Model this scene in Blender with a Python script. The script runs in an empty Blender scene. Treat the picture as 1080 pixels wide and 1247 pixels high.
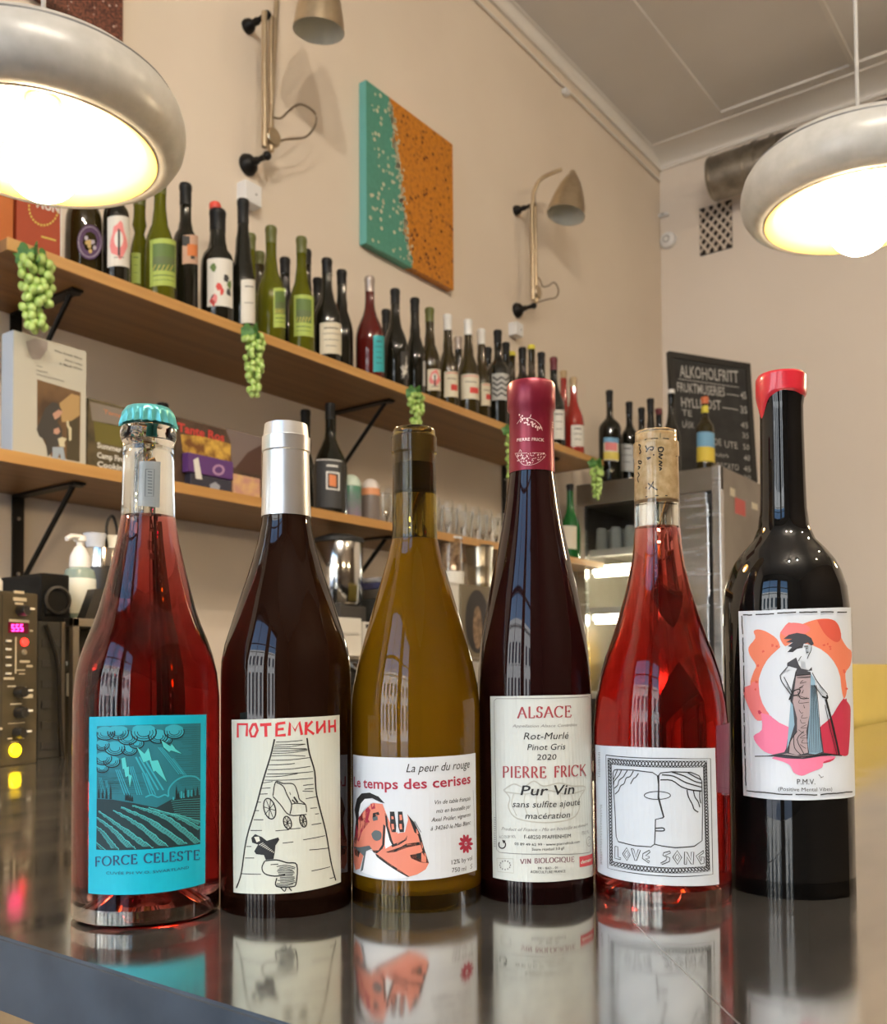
import bpy, bmesh, math, random
from mathutils import Vector, Matrix, geometry
from math import sin, cos, pi, radians, sqrt, atan2, hypot, asin, acos
random.seed(7)
S = bpy.context.scene
COL = S.collection
# ---------------------------------------------------------------- camera
FPX, PX, PY = 1160.0, 540.0, 777.5          # focal length and principal point for the 1080x1247 frame
HEAD, PITCH, ROLL = radians(36.6), radians(2.0), radians(0.39)
EYE = Vector((0, 0, 1.24))
FW = Vector((cos(HEAD)*cos(PITCH), sin(HEAD)*cos(PITCH), sin(PITCH)))
RT0 = Vector((sin(HEAD), -cos(HEAD), 0)); UP0 = RT0.cross(FW)
RT = RT0*cos(ROLL) - UP0*sin(ROLL); UP = UP0*cos(ROLL) + RT0*sin(ROLL)
cd = bpy.data.cameras.new('camera'); cam = bpy.data.objects.new('camera', cd); COL.objects.link(cam)
cam.matrix_world = Matrix(((RT.x, UP.x, -FW.x, EYE.x), (RT.y, UP.y, -FW.y, EYE.y), (RT.z, UP.z, -FW.z, EYE.z), (0, 0, 0, 1)))
cd.sensor_fit = 'VERTICAL'; cd.sensor_height = 36.0; cd.sensor_width = 36.0
cd.lens = FPX/1247*36.0
cd.shift_x = 0.0; cd.shift_y = (PY-623.5)/1247
cd.clip_start = 0.02; cd.clip_end = 200
cd.dof.use_dof = True; cd.dof.focus_distance = 0.56; cd.dof.aperture_fstop = 18.0
S.camera = cam
# ---------------------------------------------------------------- sky, sun, exposure
w = bpy.data.worlds.new('sky'); S.world = w; w.use_nodes = True
nt = w.node_tree; bgn = nt.nodes['Background']
sky = nt.nodes.new('ShaderNodeTexSky'); sky.sky_type = 'NISHITA'; sky.sun_disc = False
sky.sun_elevation = radians(42); sky.sun_rotation = radians(-90+180+20); sky.air_density = 1.6; sky.ozone_density = 6.0
nt.links.new(sky.outputs[0], bgn.inputs[0]); bgn.inputs[1].default_value = 0.48
sl = bpy.data.lights.new('sun', 'SUN'); sl.energy = 9.5; sl.angle = radians(0.6); sl.color = (1, .95, .88)
so = bpy.data.objects.new('sun', sl); COL.objects.link(so)
so.rotation_euler = Vector((-cos(radians(40)), -0.25, -sin(radians(40)))).to_track_quat('-Z', 'Y').to_euler()
S.view_settings.view_transform = 'Standard'; S.view_settings.look = 'None'
S.view_settings.gamma = 1.0; S.view_settings.use_curve_mapping = False
S.view_settings.exposure = 0.85
cy = S.cycles
cy.use_denoising = True; cy.max_bounces = 14; cy.transmission_bounces = 12; cy.transparent_max_bounces = 16
cy.glossy_bounces = 6; cy.diffuse_bounces = 4; cy.sample_clamp_indirect = 6.0; cy.caustics_refractive = True; cy.caustics_reflective = True
cy.blur_glossy = 0.3
def area_light(name, loc, to, sx, sy, energy, color, portal=False):
    l = bpy.data.lights.new(name, 'AREA'); l.shape = 'RECTANGLE'; l.size = sx; l.size_y = sy; l.energy = energy; l.color = color
    if portal: l.cycles.is_portal = True
    o = bpy.data.objects.new(name, l); COL.objects.link(o); o.location = loc
    o.rotation_euler = (Vector(to)-Vector(loc)).to_track_quat('-Z', 'Y').to_euler(); return o
XF = -3.0                                     # window wall behind the viewer
WINS = [(0.0, 2.1), (-1.35, -0.35)]           # y ranges of the two tall windows
WZ0, WZ1 = 0.15, 3.7
for a, b in WINS:
    area_light('window_portal', (XF+.02, (a+b)/2, (WZ0+WZ1)/2), (5, (a+b)/2, (WZ0+WZ1)/2), WZ1-WZ0, b-a, 1, (1, 1, 1), True)

def pray(x, y):
    return FW + RT*((x-PX)/FPX) - UP*((y-PY)/FPX)
def at(x, y, ax, val):                         # point of the plane <axis ax = val> seen at pixel x, y
    d = pray(x, y); return EYE + d*((val-EYE[ax])/d[ax])
def depth(p): return (Vector(p)-EYE).dot(FW)

# ---------------------------------------------------------------- materials
MATS = {}
def mat(name, col=(.5, .5, .5), rough=.5, metal=0., **k):
    if name in MATS: return MATS[name]
    m = bpy.data.materials.new(name); m.use_nodes = True; b = m.node_tree.nodes['Principled BSDF']
    c = tuple(col)+(1,)
    b.inputs['Base Color'].default_value = c; b.inputs['Roughness'].default_value = rough; b.inputs['Metallic'].default_value = metal
    for kk, v in k.items():
        n = {'trans': 'Transmission Weight', 'ior': 'IOR', 'coat': 'Coat Weight', 'coatr': 'Coat Roughness', 'spec': 'Specular IOR Level',
             'alpha': 'Alpha', 'emis': 'Emission Strength', 'emc': 'Emission Color', 'sss': 'Subsurface Weight', 'sheen': 'Sheen Weight'}[kk]
        b.inputs[n].default_value = (tuple(v)+(1,)) if kk == 'emc' else v
    MATS[name] = m; return m
def noisy(m, c1, c2, scale=5, detail=4, stretch=(1, 1, 1), rough=None, bump=0, lo=.35, hi=.65, dist=.01, coord='Object', rscale=None):
    nt = m.node_tree; b = nt.nodes['Principled BSDF']; L = nt.links.new
    tc = nt.nodes.new('ShaderNodeTexCoord'); mp = nt.nodes.new('ShaderNodeMapping'); mp.inputs['Scale'].default_value = stretch
    n = nt.nodes.new('ShaderNodeTexNoise'); n.inputs['Scale'].default_value = scale; n.inputs['Detail'].default_value = detail
    L(tc.outputs[coord], mp.inputs[0]); L(mp.outputs[0], n.inputs['Vector'])
    r = nt.nodes.new('ShaderNodeValToRGB'); r.color_ramp.elements[0].position = lo; r.color_ramp.elements[1].position = hi
    r.color_ramp.elements[0].color = tuple(c1)+(1,); r.color_ramp.elements[1].color = tuple(c2)+(1,)
    L(n.outputs['Fac'], r.inputs[0]); L(r.outputs[0], b.inputs['Base Color'])
    if rough:
        mr = nt.nodes.new('ShaderNodeMapRange'); mr.inputs['To Min'].default_value = rough[0]; mr.inputs['To Max'].default_value = rough[1]
        mr.inputs['From Min'].default_value = .3; mr.inputs['From Max'].default_value = .7
        L(n.outputs['Fac'], mr.inputs['Value']); L(mr.outputs[0], b.inputs['Roughness'])
    if bump:
        bp = nt.nodes.new('ShaderNodeBump'); bp.inputs['Strength'].default_value = bump; bp.inputs['Distance'].default_value = dist
        L(n.outputs['Fac'], bp.inputs['Height']); L(bp.outputs[0], b.inputs['Normal'])
    return m

# ---------------------------------------------------------------- mesh helpers
class MB:
    def __init__(s): s.v = []; s.f = []; s.sm = []
    def add(s, vs, fs, smooth=False):
        o = len(s.v); s.v += [tuple(v) for v in vs]; s.f += [tuple(i+o for i in f) for f in fs]; s.sm += [smooth]*len(fs); return s
    def box(s, lo, hi, M=None):
        (a, b, c), (d, e, f) = lo, hi
        vs = [(a, b, c), (d, b, c), (d, e, c), (a, e, c), (a, b, f), (d, b, f), (d, e, f), (a, e, f)]
        if M: vs = [M @ Vector(v) for v in vs]
        return s.add(vs, [(3, 2, 1, 0), (4, 5, 6, 7), (0, 1, 5, 4), (1, 2, 6, 5), (2, 3, 7, 6), (3, 0, 4, 7)])
    def bbox(s, lo, hi, r=.003, M=None):        # chamfered box
        bm = bmesh.new(); bmesh.ops.create_cube(bm, size=1)
        for v in bm.verts: v.co = Vector(((lo[i]+hi[i])/2 + v.co[i]*(hi[i]-lo[i]) for i in range(3)))
        bmesh.ops.bevel(bm, geom=bm.edges[:], offset=r, segments=2, affect='EDGES', profile=.7)
        if M: bmesh.ops.transform(bm, matrix=M, verts=bm.verts)
        s.frombm(bm); return s
    def frombm(s, bm, smooth=False):
        bm.verts.ensure_lookup_table(); bm.verts.index_update()
        s.add([v.co[:] for v in bm.verts], [[v.index for v in f.verts] for f in bm.faces], smooth); bm.free(); return s
    def lathe(s, prof, seg=48, c=(0, 0, 0), M=None, smooth=True, close=False, sq=None):
        vs = []; fs = []; rings = []
        for (r, z) in prof:
            if r < 1e-6: rings.append([len(vs)]); vs.append((0, 0, z)); continue
            rings.append(list(range(len(vs), len(vs)+seg)))
            vs += [(r*cos(2*pi*k/seg), r*sin(2*pi*k/seg), z) for k in range(seg)]
        pairs = list(zip(rings, rings[1:]))
        if close: pairs.append((rings[-1], rings[0]))
        for A, B in pairs:
            for k in range(seg):
                k2 = (k+1) % seg
                if len(A) == 1 and len(B) == 1: break
                if len(A) == 1: fs.append((A[0], B[k2], B[k]))
                elif len(B) == 1: fs.append((A[k], A[k2], B[0]))
                else: fs.append((A[k], A[k2], B[k2], B[k]))
        if M: vs = [M @ Vector(v) for v in vs]
        vs = [(v[0]+c[0], v[1]+c[1], v[2]+c[2]) for v in vs]
        return s.add(vs, fs, smooth)
    def tube(s, pts, r, seg=8, caps=True):
        pts = [Vector(p) for p in pts]; rr = r if isinstance(r, (list, tuple)) else [r]*len(pts)
        vs = []; fs = []; up = None
        for i, p in enumerate(pts):
            t = (pts[min(i+1, len(pts)-1)]-pts[max(i-1, 0)]).normalized()
            if up is None: up = Vector((0, 0, 1)) if abs(t.z) < .9 else Vector((1, 0, 0))
            x = t.cross(up).normalized(); up = x.cross(t).normalized()
            vs += [p + (x*cos(2*pi*k/seg)+up*sin(2*pi*k/seg))*rr[i] for k in range(seg)]
        for i in range(len(pts)-1):
            for k in range(seg): fs.append((i*seg+k, i*seg+(k+1) % seg, (i+1)*seg+(k+1) % seg, (i+1)*seg+k))
        s.add(vs, fs, True)
        if caps:
            n = len(pts); s.add(vs[:seg], [tuple(range(seg))[::-1]]); s.add(vs[(n-1)*seg:], [tuple(range(seg))])
        return s
    def ball(s, c, r, u=12, v=8, sc=(1, 1, 1)):
        prof = [(r*sin(pi*i/v), -r*cos(pi*i/v)) for i in range(v+1)]; prof[0] = (0, -r); prof[-1] = (0, r)
        return s.lathe(prof, u, c, Matrix.Diagonal((*sc, 1)))
    def prism(s, poly, z0, z1, M=None):         # poly in xy, extruded in z
        n = len(poly); tri = geometry.tessellate_polygon([[Vector((p[0], p[1], 0)) for p in poly]])
        vs = [(p[0], p[1], z0) for p in poly]+[(p[0], p[1], z1) for p in poly]
        if M: vs = [M @ Vector(v) for v in vs]
        fs = [tuple(i+n for i in t) for t in tri]+[tuple(reversed(t)) for t in tri]+[(i, (i+1) % n, n+(i+1) % n, n+i) for i in range(n)]
        return s.add(vs, fs)
    def mesh(s, name, m=None):
        me = bpy.data.meshes.new(name); me.from_pydata(s.v, [], s.f); me.validate(); 
        if len(me.polygons) == len(s.sm): me.polygons.foreach_set('use_smooth', s.sm)
        if m: me.materials.append(m)
        me.update()
        if any(s.sm): me.set_sharp_from_angle(angle=radians(38))
        return me
    def build(s, name, m=None, parent=None, **k):
        bm = bmesh.new(); me = s.mesh(name, m); bm.from_mesh(me); bmesh.ops.recalc_face_normals(bm, faces=bm.faces); bm.to_mesh(me); bm.free()
        return link(name, me, parent, **k)
def link(name, me, parent=None, loc=None, **k):
    o = bpy.data.objects.new(name, me); COL.objects.link(o)
    if parent is not None: o.parent = parent
    if loc is not None: o.location = loc
    for kk, v in k.items(): o[kk] = v
    return o
def thing(name, label, category, loc=(0, 0, 0), rz=0, group=None):
    o = bpy.data.objects.new(name, None); COL.objects.link(o); o.location = loc; o.rotation_euler = (0, 0, rz)
    o.empty_display_size = .02; o['label'] = label; o['category'] = category
    if group: o['group'] = group
    return o
def catmull(pts, n=6):
    out = []; P = [pts[0]]+list(pts)+[pts[-1]]
    for i in range(1, len(P)-2):
        for k in range(n):
            t = k/n; q = []
            for d in range(len(pts[0])):
                a, b, c, e = P[i-1][d], P[i][d], P[i+1][d], P[i+2][d]
                q.append(.5*(2*b+(c-a)*t+(2*a-5*b+4*c-e)*t*t+(3*b-a-3*c+e)*t**3))
            out.append(tuple(q))
    out.append(tuple(pts[-1])); return out
TXT = {}
def text_mesh(s, bold=0., res=2):               # flat glyph outlines, width/height in font units
    key = (s, bold, res)
    if key in TXT: return TXT[key]
    cu = bpy.data.curves.new('t', 'FONT'); cu.body = s; cu.size = 1; cu.resolution_u = res; cu.offset = bold; cu.fill_mode = 'FRONT'
    o = bpy.data.objects.new('t', cu); COL.objects.link(o)
    dg = bpy.context.evaluated_depsgraph_get(); dg.update()
    me = bpy.data.meshes.new_from_object(o.evaluated_get(dg))
    v = [tuple(x.co[:2]) for x in me.vertices]; f = [tuple(p.vertices) for p in me.polygons]
    bpy.data.objects.remove(o); bpy.data.curves.remove(cu); bpy.data.meshes.remove(me)
    TXT[key] = (v, f); return TXT[key]
CAP = 0.729                                      # cap height of the built-in font at size 1
# ================================================================= the room
YL, XB, YR, ZC = 2.30, 5.31, -3.6, 4.32
plaster = noisy(mat('plaster_wall', rough=.85), (.67, .58, .475), (.73, .64, .53), 1.2, 5, bump=.08, lo=.3, hi=.7)
plaster_b = noisy(mat('plaster_back_wall', rough=.85), (.70, .625, .545), (.75, .675, .595), 1.0, 5, bump=.08, lo=.3, hi=.7)
ceil_m = noisy(mat('ceiling_paint', rough=.9), (.66, .635, .60), (.70, .675, .64), 2, 4, bump=.03)
trim_m = mat('trim_paint', (.72, .69, .64), .6)
st = dict(kind='structure')
MB().box((XF, YL, 0), (XB, YL+.15, ZC)).build('wall_left', plaster, **st)
MB().box((XB, YR, 0), (XB+.15, YL+.15, ZC)).build('wall_back', plaster_b, **st)
MB().box((XF, YR-.15, 0), (XB+.15, YR, ZC)).build('wall_right', noisy(mat('dark_wainscot', rough=.6), (.07, .045, .03), (.11, .075, .05), 3, 5, stretch=(6, 1, .5)), **st)
fm = noisy(mat('floor_boards', rough=.4), (.05, .03, .02), (.09, .055, .035), 8, 4, stretch=(1, 8, 1))
MB().box((XF-.2, YR-.15, -.1), (XB+.15, YL+.15, 0)).build('floor', fm, **st)
wf = MB(); ys = [YR-.15]+[q for a, b in sorted(WINS) for q in (a, b)]+[YL+.15]
for i in range(0, len(ys), 2): wf.box((XF-.25, ys[i], 0), (XF, ys[i+1], ZC))
for a, b in WINS:
    wf.box((XF-.25, a, 0), (XF, b, WZ0)); wf.box((XF-.25, a, WZ1), (XF, b, ZC))
wf.build('wall_front', noisy(mat('dark_front_paint', rough=.7), (.05, .045, .04), (.08, .07, .06), 2, 4), **st)
wood_d = mat('window_frame_paint', (.05, .05, .05), .4)
for n, (a, b) in enumerate(WINS):
    m = MB(); t = .045
    m.box((XF-.16, a, WZ0), (XF-.1, a+t, WZ1)); m.box((XF-.16, b-t, WZ0), (XF-.1, b, WZ1)); m.box((XF-.16, a+t, WZ0), (XF-.1, b-t, WZ0+t)); m.box((XF-.16, a+t, WZ1-t), (XF-.1, b-t, WZ1))
    if b-a > 1.5: m.box((XF-.16, (a+b)/2-.02, WZ0+t), (XF-.1, (a+b)/2+.02, WZ1-t))
    m.box((XF-.16, a+t, 3.0), (XF-.1, b-t, 3.04))
    m.build('window_%d' % (n+1), wood_d, **st)
# the sunlit street outside the windows
stone = mat('street_paving', (.42, .41, .40), .8)
MB().box((-30, -25, -.2), (XF-.25, 25, -.02)).build('street', stone, **st)
fac = mat('facade_render', (.82, .82, .80), .8)
fd = mat('facade_glass', (.06, .08, .1), .1)
bl = thing('town_house', 'white rendered town house with rows of windows across the street', 'building', (-17, 0, -.02))
MB().box((-.8, -20, 0), (0, 20, 7.6)).build('facade_wall', fac, bl)
MB().box((-.85, -20.2, 7.6), (.25, 20.2, 7.95)).build('cornice', fac, bl)
for fl in range(2):
    for k in range(-8, 9):
        y = k*2.3; z = .7+fl*3.5
        MB().box((.0, y-.55, z), (.03, y+.55, z+2.1)).build('window_pane', fd, bl)
        MB().box((.0, y-.7, z-.12), (.12, y+.7, z)).build('window_ledge', fac, bl)
# ceiling: a dropped border along the walls and a field of wide panels
MB().box((XF, YR, ZC), (XB, YL, ZC+.12)).build('ceiling', ceil_m, **st)
BX, BY = .255, .475
bd = MB(); bd.box((XF, YL-BY, ZC-.012), (XB, YL, ZC)); bd.box((XB-BX, YR, ZC-.012), (XB, YL-BY, ZC)); bd.build('trim_1', ceil_m, **st)
cb = MB()
for y in (1.14, -.6): cb.box((XF, y-.012, ZC-.012), (XB-BX, y+.012, ZC))
cb.build('trim_2', trim_m, **st)
def cove(name, path_axis, M):                   # plaster cove with two beads under the ceiling
    dp = .018 if path_axis == 'x' else .17
    prof = [(0, ZC-.085), (.016, ZC-.085), (.022, ZC-.075), (.016, ZC-.068), (.010, ZC-.065)]
    prof += [(.010+dp*(1-cos(a)), ZC-.065+.045*sin(a)) for a in [radians(t) for t in range(10, 91, 10)]]
    prof += [(dp+.02, ZC-.018), (dp+.02, ZC-.0125), (0, ZC-.0125)]
    m = MB(); n = len(prof)
    lo, hi = (XF, XB) if path_axis == 'x' else (YR, YL)
    if path_axis == 'x': vs = [(t, YL-p[0], p[1]) for t in (lo, hi) for p in prof]
    else: vs = [(XB-p[0], t, p[1]) for t in (lo, hi) for p in prof]
    m.add(vs, [(i, (i+1) % n, n+(i+1) % n, n+i) for i in range(n)]); m.build(name, trim_m, **st)
cove('trim_3', 'x', None); cove('trim_4', 'y', None)
# ================================================================= the bar counter
CZ = 1.102; EX = .267
steel = mat('counter_steel', (.2, .2, .2), .16, .93)
noisy(steel, (.40, .38, .34), (.66, .62, .55), 7, 8, stretch=(1, 3, 1), rough=(.05, .16), bump=.02, lo=.3, hi=.75, dist=.002)
edge_m = mat('edge_steel_sky_tint', (.2, .23, .26), .42, .6)  # blue reflection of the window sky is put into the edge colour
noisy(edge_m, (.07, .10, .145), (.12, .16, .215), 30, 6, rough=(.32, .5), lo=.3, hi=.75)
cn = thing('bar_counter', 'steel topped L shaped bar counter the six bottles stand on', 'counter', (0, 0, 0))
poly = [(EX, -1.7), (4.4, -1.7), (4.4, .566), (1.02, .566), (1.02, 1.70), (EX, 1.70)]
bm = bmesh.new(); vs = [bm.verts.new((x, y, CZ-.038)) for x, y in poly]; fc = bm.faces.new(vs)
r = bmesh.ops.extrude_face_region(bm, geom=[fc]); bmesh.ops.translate(bm, verts=[v for v in r['geom'] if isinstance(v, bmesh.types.BMVert)], vec=(0, 0, .038))
top_e = [e for e in bm.edges if all(abs(v.co.z-CZ) < 1e-4 for v in e.verts)]
bmesh.ops.bevel(bm, geom=top_e, offset=.0016, segments=2, affect='EDGES'); bmesh.ops.recalc_face_normals(bm, faces=bm.faces)
me = bpy.data.meshes.new('worktop'); bm.to_mesh(me); bm.free(); me.materials.append(steel); me.materials.append(edge_m)
for p in me.polygons:
    if abs(p.normal.z) < .3: p.material_index = 1
link('worktop', me, cn)
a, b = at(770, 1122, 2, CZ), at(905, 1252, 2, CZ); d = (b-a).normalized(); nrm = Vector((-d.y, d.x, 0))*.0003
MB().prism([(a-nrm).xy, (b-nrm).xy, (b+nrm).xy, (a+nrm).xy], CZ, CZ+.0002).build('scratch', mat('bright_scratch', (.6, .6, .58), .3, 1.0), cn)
oak = noisy(mat('oak_panel', rough=.5), (.28, .15, .06), (.5, .32, .15), 14, 8, stretch=(1, 1, .15), bump=.1)
MB().box((EX+.03, -1.66, .1), (EX+.05, 1.66, CZ-.038)).build('front_panel', oak, cn)
dkm = mat('plinth_black', (.02, .02, .02), .6)
MB().box((EX+.06, -1.6, 0), (.95, 1.6, CZ-.05)).build('cabinet_body', dkm, cn)
MB().box((1.02, -.5, 0), (4.3, .5, CZ-.05)).build('cabinet_body', dkm, cn)
yb = at(1045, 808, 1, .60); 
pb = MB().bbox((2.15, .575, CZ-.35), (4.3, .60, 1.252), .003).build('partition_board', noisy(mat('yellow_board', rough=.6), (.62, .5, .12), (.7, .58, .16), 3, 3), label='low yellow board along the far edge of the steel counter', category='board')
# ================================================================= the six bottles in front
class Hero:
    def __init__(s, name, label, cx, yb, rp, prof):
        s.cx = cx
        q = at(cx, yb, 2, CZ); dv = (q-EYE); dh = Vector((dv.x, dv.y, 0)).normalized()
        z = depth(q); dc = z/(1-rp/FPX); s.R = rp*dc/FPX*cos(math.atan((cx-540)/FPX))
        s.c = Vector((q.x, q.y, 0))+dh*s.R; s.c.z = CZ
        if 'P.M.V' in label or 'lady' in label: s.c += dh*.012
        s.root = thing(name, label, 'bottle', s.c); s.prof = []
        
        for (y, hw) in prof: s.prof.append((s.rad(hw), s.zpx(y)))
        s.R = s.prof[-1][0]
        s.toward = atan2(-s.c.y, -s.c.x)
    def zpx(s, y, back=0.):                      # height above the counter, at the axis
        d = pray(s.cx, y); t = hypot(s.c.x, s.c.y)/hypot(d.x, d.y); return EYE.z+d.z*t-s.c.z
    def rad(s, hw): return hw*depth((s.c.x, s.c.y, EYE.z))/FPX*cos(math.atan((s.cx-540)/FPX))
    def uv(s, x, y, R):                          # pixel -> (arc length, height) on the cylinder of radius R
        d = pray(x, y); A = d.x**2+d.y**2; B = -(d.x*s.c.x+d.y*s.c.y); C = s.c.x**2+s.c.y**2-R*R
        D = B*B-A*C
        if D < 0: D = 0
        t = (-B-sqrt(D))/A; p = d*t
        th = atan2(p.y-s.c.y, p.x-s.c.x)-s.toward
        th = (th+pi) % (2*pi)-pi
        return (th*R, EYE.z+p.z-s.c.z)
    def wrap(s, u, z, R, e): a = s.toward+u/R; return ((R+e)*cos(a), (R+e)*sin(a), z)
def smoothprof(pts, n=5):
    return catmull(pts, n)
def bottle_shell(h, glass, fill=None, cav=True, wall=.0026, seg=96, name='glass_body', lip=None):
    """closed solid glass with a pocket of air above the fill line; h.prof runs from the top down to the base"""
    P = h.prof; R = P[-1][0]
    out = [(P[0][0]-.003, P[0][1]), (P[0][0]-.001, P[0][1]-.0006)]
    out += [p for p in P]
    rr = .006
    out += [(R, rr+.004)] + [(R-rr+rr*cos(a), rr-rr*sin(a)) for a in [radians(t) for t in (15, 35, 55, 75, 90)]]
    out += [(R-.012, .0), (R-.016, .004), (R*.35, .016), (0, .018)]
    out = [(0, P[0][1])]+out
    if fill is None or not cav:
        return MB().lathe(out, seg).build(name, glass, h.root)
    m = MB().lathe(out, seg)
    inn = [(0, P[0][1]-.022)] + [(max(p[0]-wall-.001, .004), p[1]) for p in P if fill < p[1] < P[0][1]-.022]
    rf = interp(P, fill)-wall-.001
    inn += [(rf, fill), (0, fill)]
    inn[1:1] = [(inn[1][0], P[0][1]-.022)]
    m.lathe(inn, seg)
    me = m.mesh(name, glass)                     # inner shell must face the cavity
    bm = bmesh.new(); bm.from_mesh(me); bmesh.ops.recalc_face_normals(bm, faces=bm.faces)
    no = len(out); bm.faces.ensure_lookup_table()
    inner = [f for f in bm.faces if all(hypot(v.co.x, v.co.y) < interp(P, v.co.z)-wall*.7 and fill-1e-5 < v.co.z < P[0][1]-.015 for v in f.verts)]
    bm.to_mesh(me); bm.free()
    return link(name, me, h.root)
def interp(P, z):
    for (r0, z0), (r1, z1) in zip(P, P[1:]):
        if z0 >= z >= z1: return r0+(r1-r0)*((z0-z)/max(z0-z1, 1e-9))
    return P[-1][0] if z < P[-1][1] else P[0][0]
def glass(name, col, rough=0.0, ior=1.45):
    return mat(name, col, rough, trans=1.0, ior=ior)
def wine_mat(name, absorb, dens, cloudy=None, mixf=.3):
    m = bpy.data.materials.new(name); m.use_nodes = True; nt = m.node_tree; out = nt.nodes['Material Output']
    nt.nodes.remove(nt.nodes['Principled BSDF']); tr = nt.nodes.new('ShaderNodeBsdfTransparent'); L = nt.links.new
    if cloudy:
        df = nt.nodes.new('ShaderNodeBsdfDiffuse'); df.inputs[0].default_value = tuple(cloudy)+(1,)
        mx = nt.nodes.new('ShaderNodeMixShader'); mx.inputs[0].default_value = mixf
        L(tr.outputs[0], mx.inputs[1]); L(df.outputs[0], mx.inputs[2]); L(mx.outputs[0], out.inputs['Surface'])
    else: L(tr.outputs[0], out.inputs['Surface'])
    va = nt.nodes.new('ShaderNodeVolumeAbsorption'); va.inputs[0].default_value = tuple(absorb)+(1,); va.inputs[1].default_value = dens
    L(va.outputs[0], out.inputs['Volume']); return m
def wine(h, fill, m, wall=.0028, seg=64, z0=.019, zb=.012):
    P = h.prof; R = P[-1][0]
    pr = [(0, fill-.0003), (interp(P, fill)-wall-.0013, fill-.0003)] + [(p[0]-wall, p[1]) for p in P if p[1] < fill-.001]
    pr += [(R-wall, zb), (R-wall-.004, zb-.003), (R*.6, z0-.004), (0, z0+.002)]
    return MB().lathe(pr, seg).build('wine', m, h.root)
def shell(h, name, m, ytop, ybot, e, seg=96, top=True, extra=None):
    """capsule / foil skin that follows the profile between two pixel heights"""
    P = h.prof; zt, zb = h.zpx(ytop), h.zpx(ybot)
    pts = [(interp(P, zt)+e, zt)] + [(r+e, z) for r, z in P if zb < z < zt] + [(interp(P, zb)+e, zb)]
    if top: pts = [(0, zt+e), (pts[0][0]-.0016, zt+e), (pts[0][0]-.0004, zt+e*.4)]+pts[1:]
    pts += [(pts[-1][0]-e*.9, zb)]
    return MB().lathe(pts, seg).build(name, m, h.root)

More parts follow.
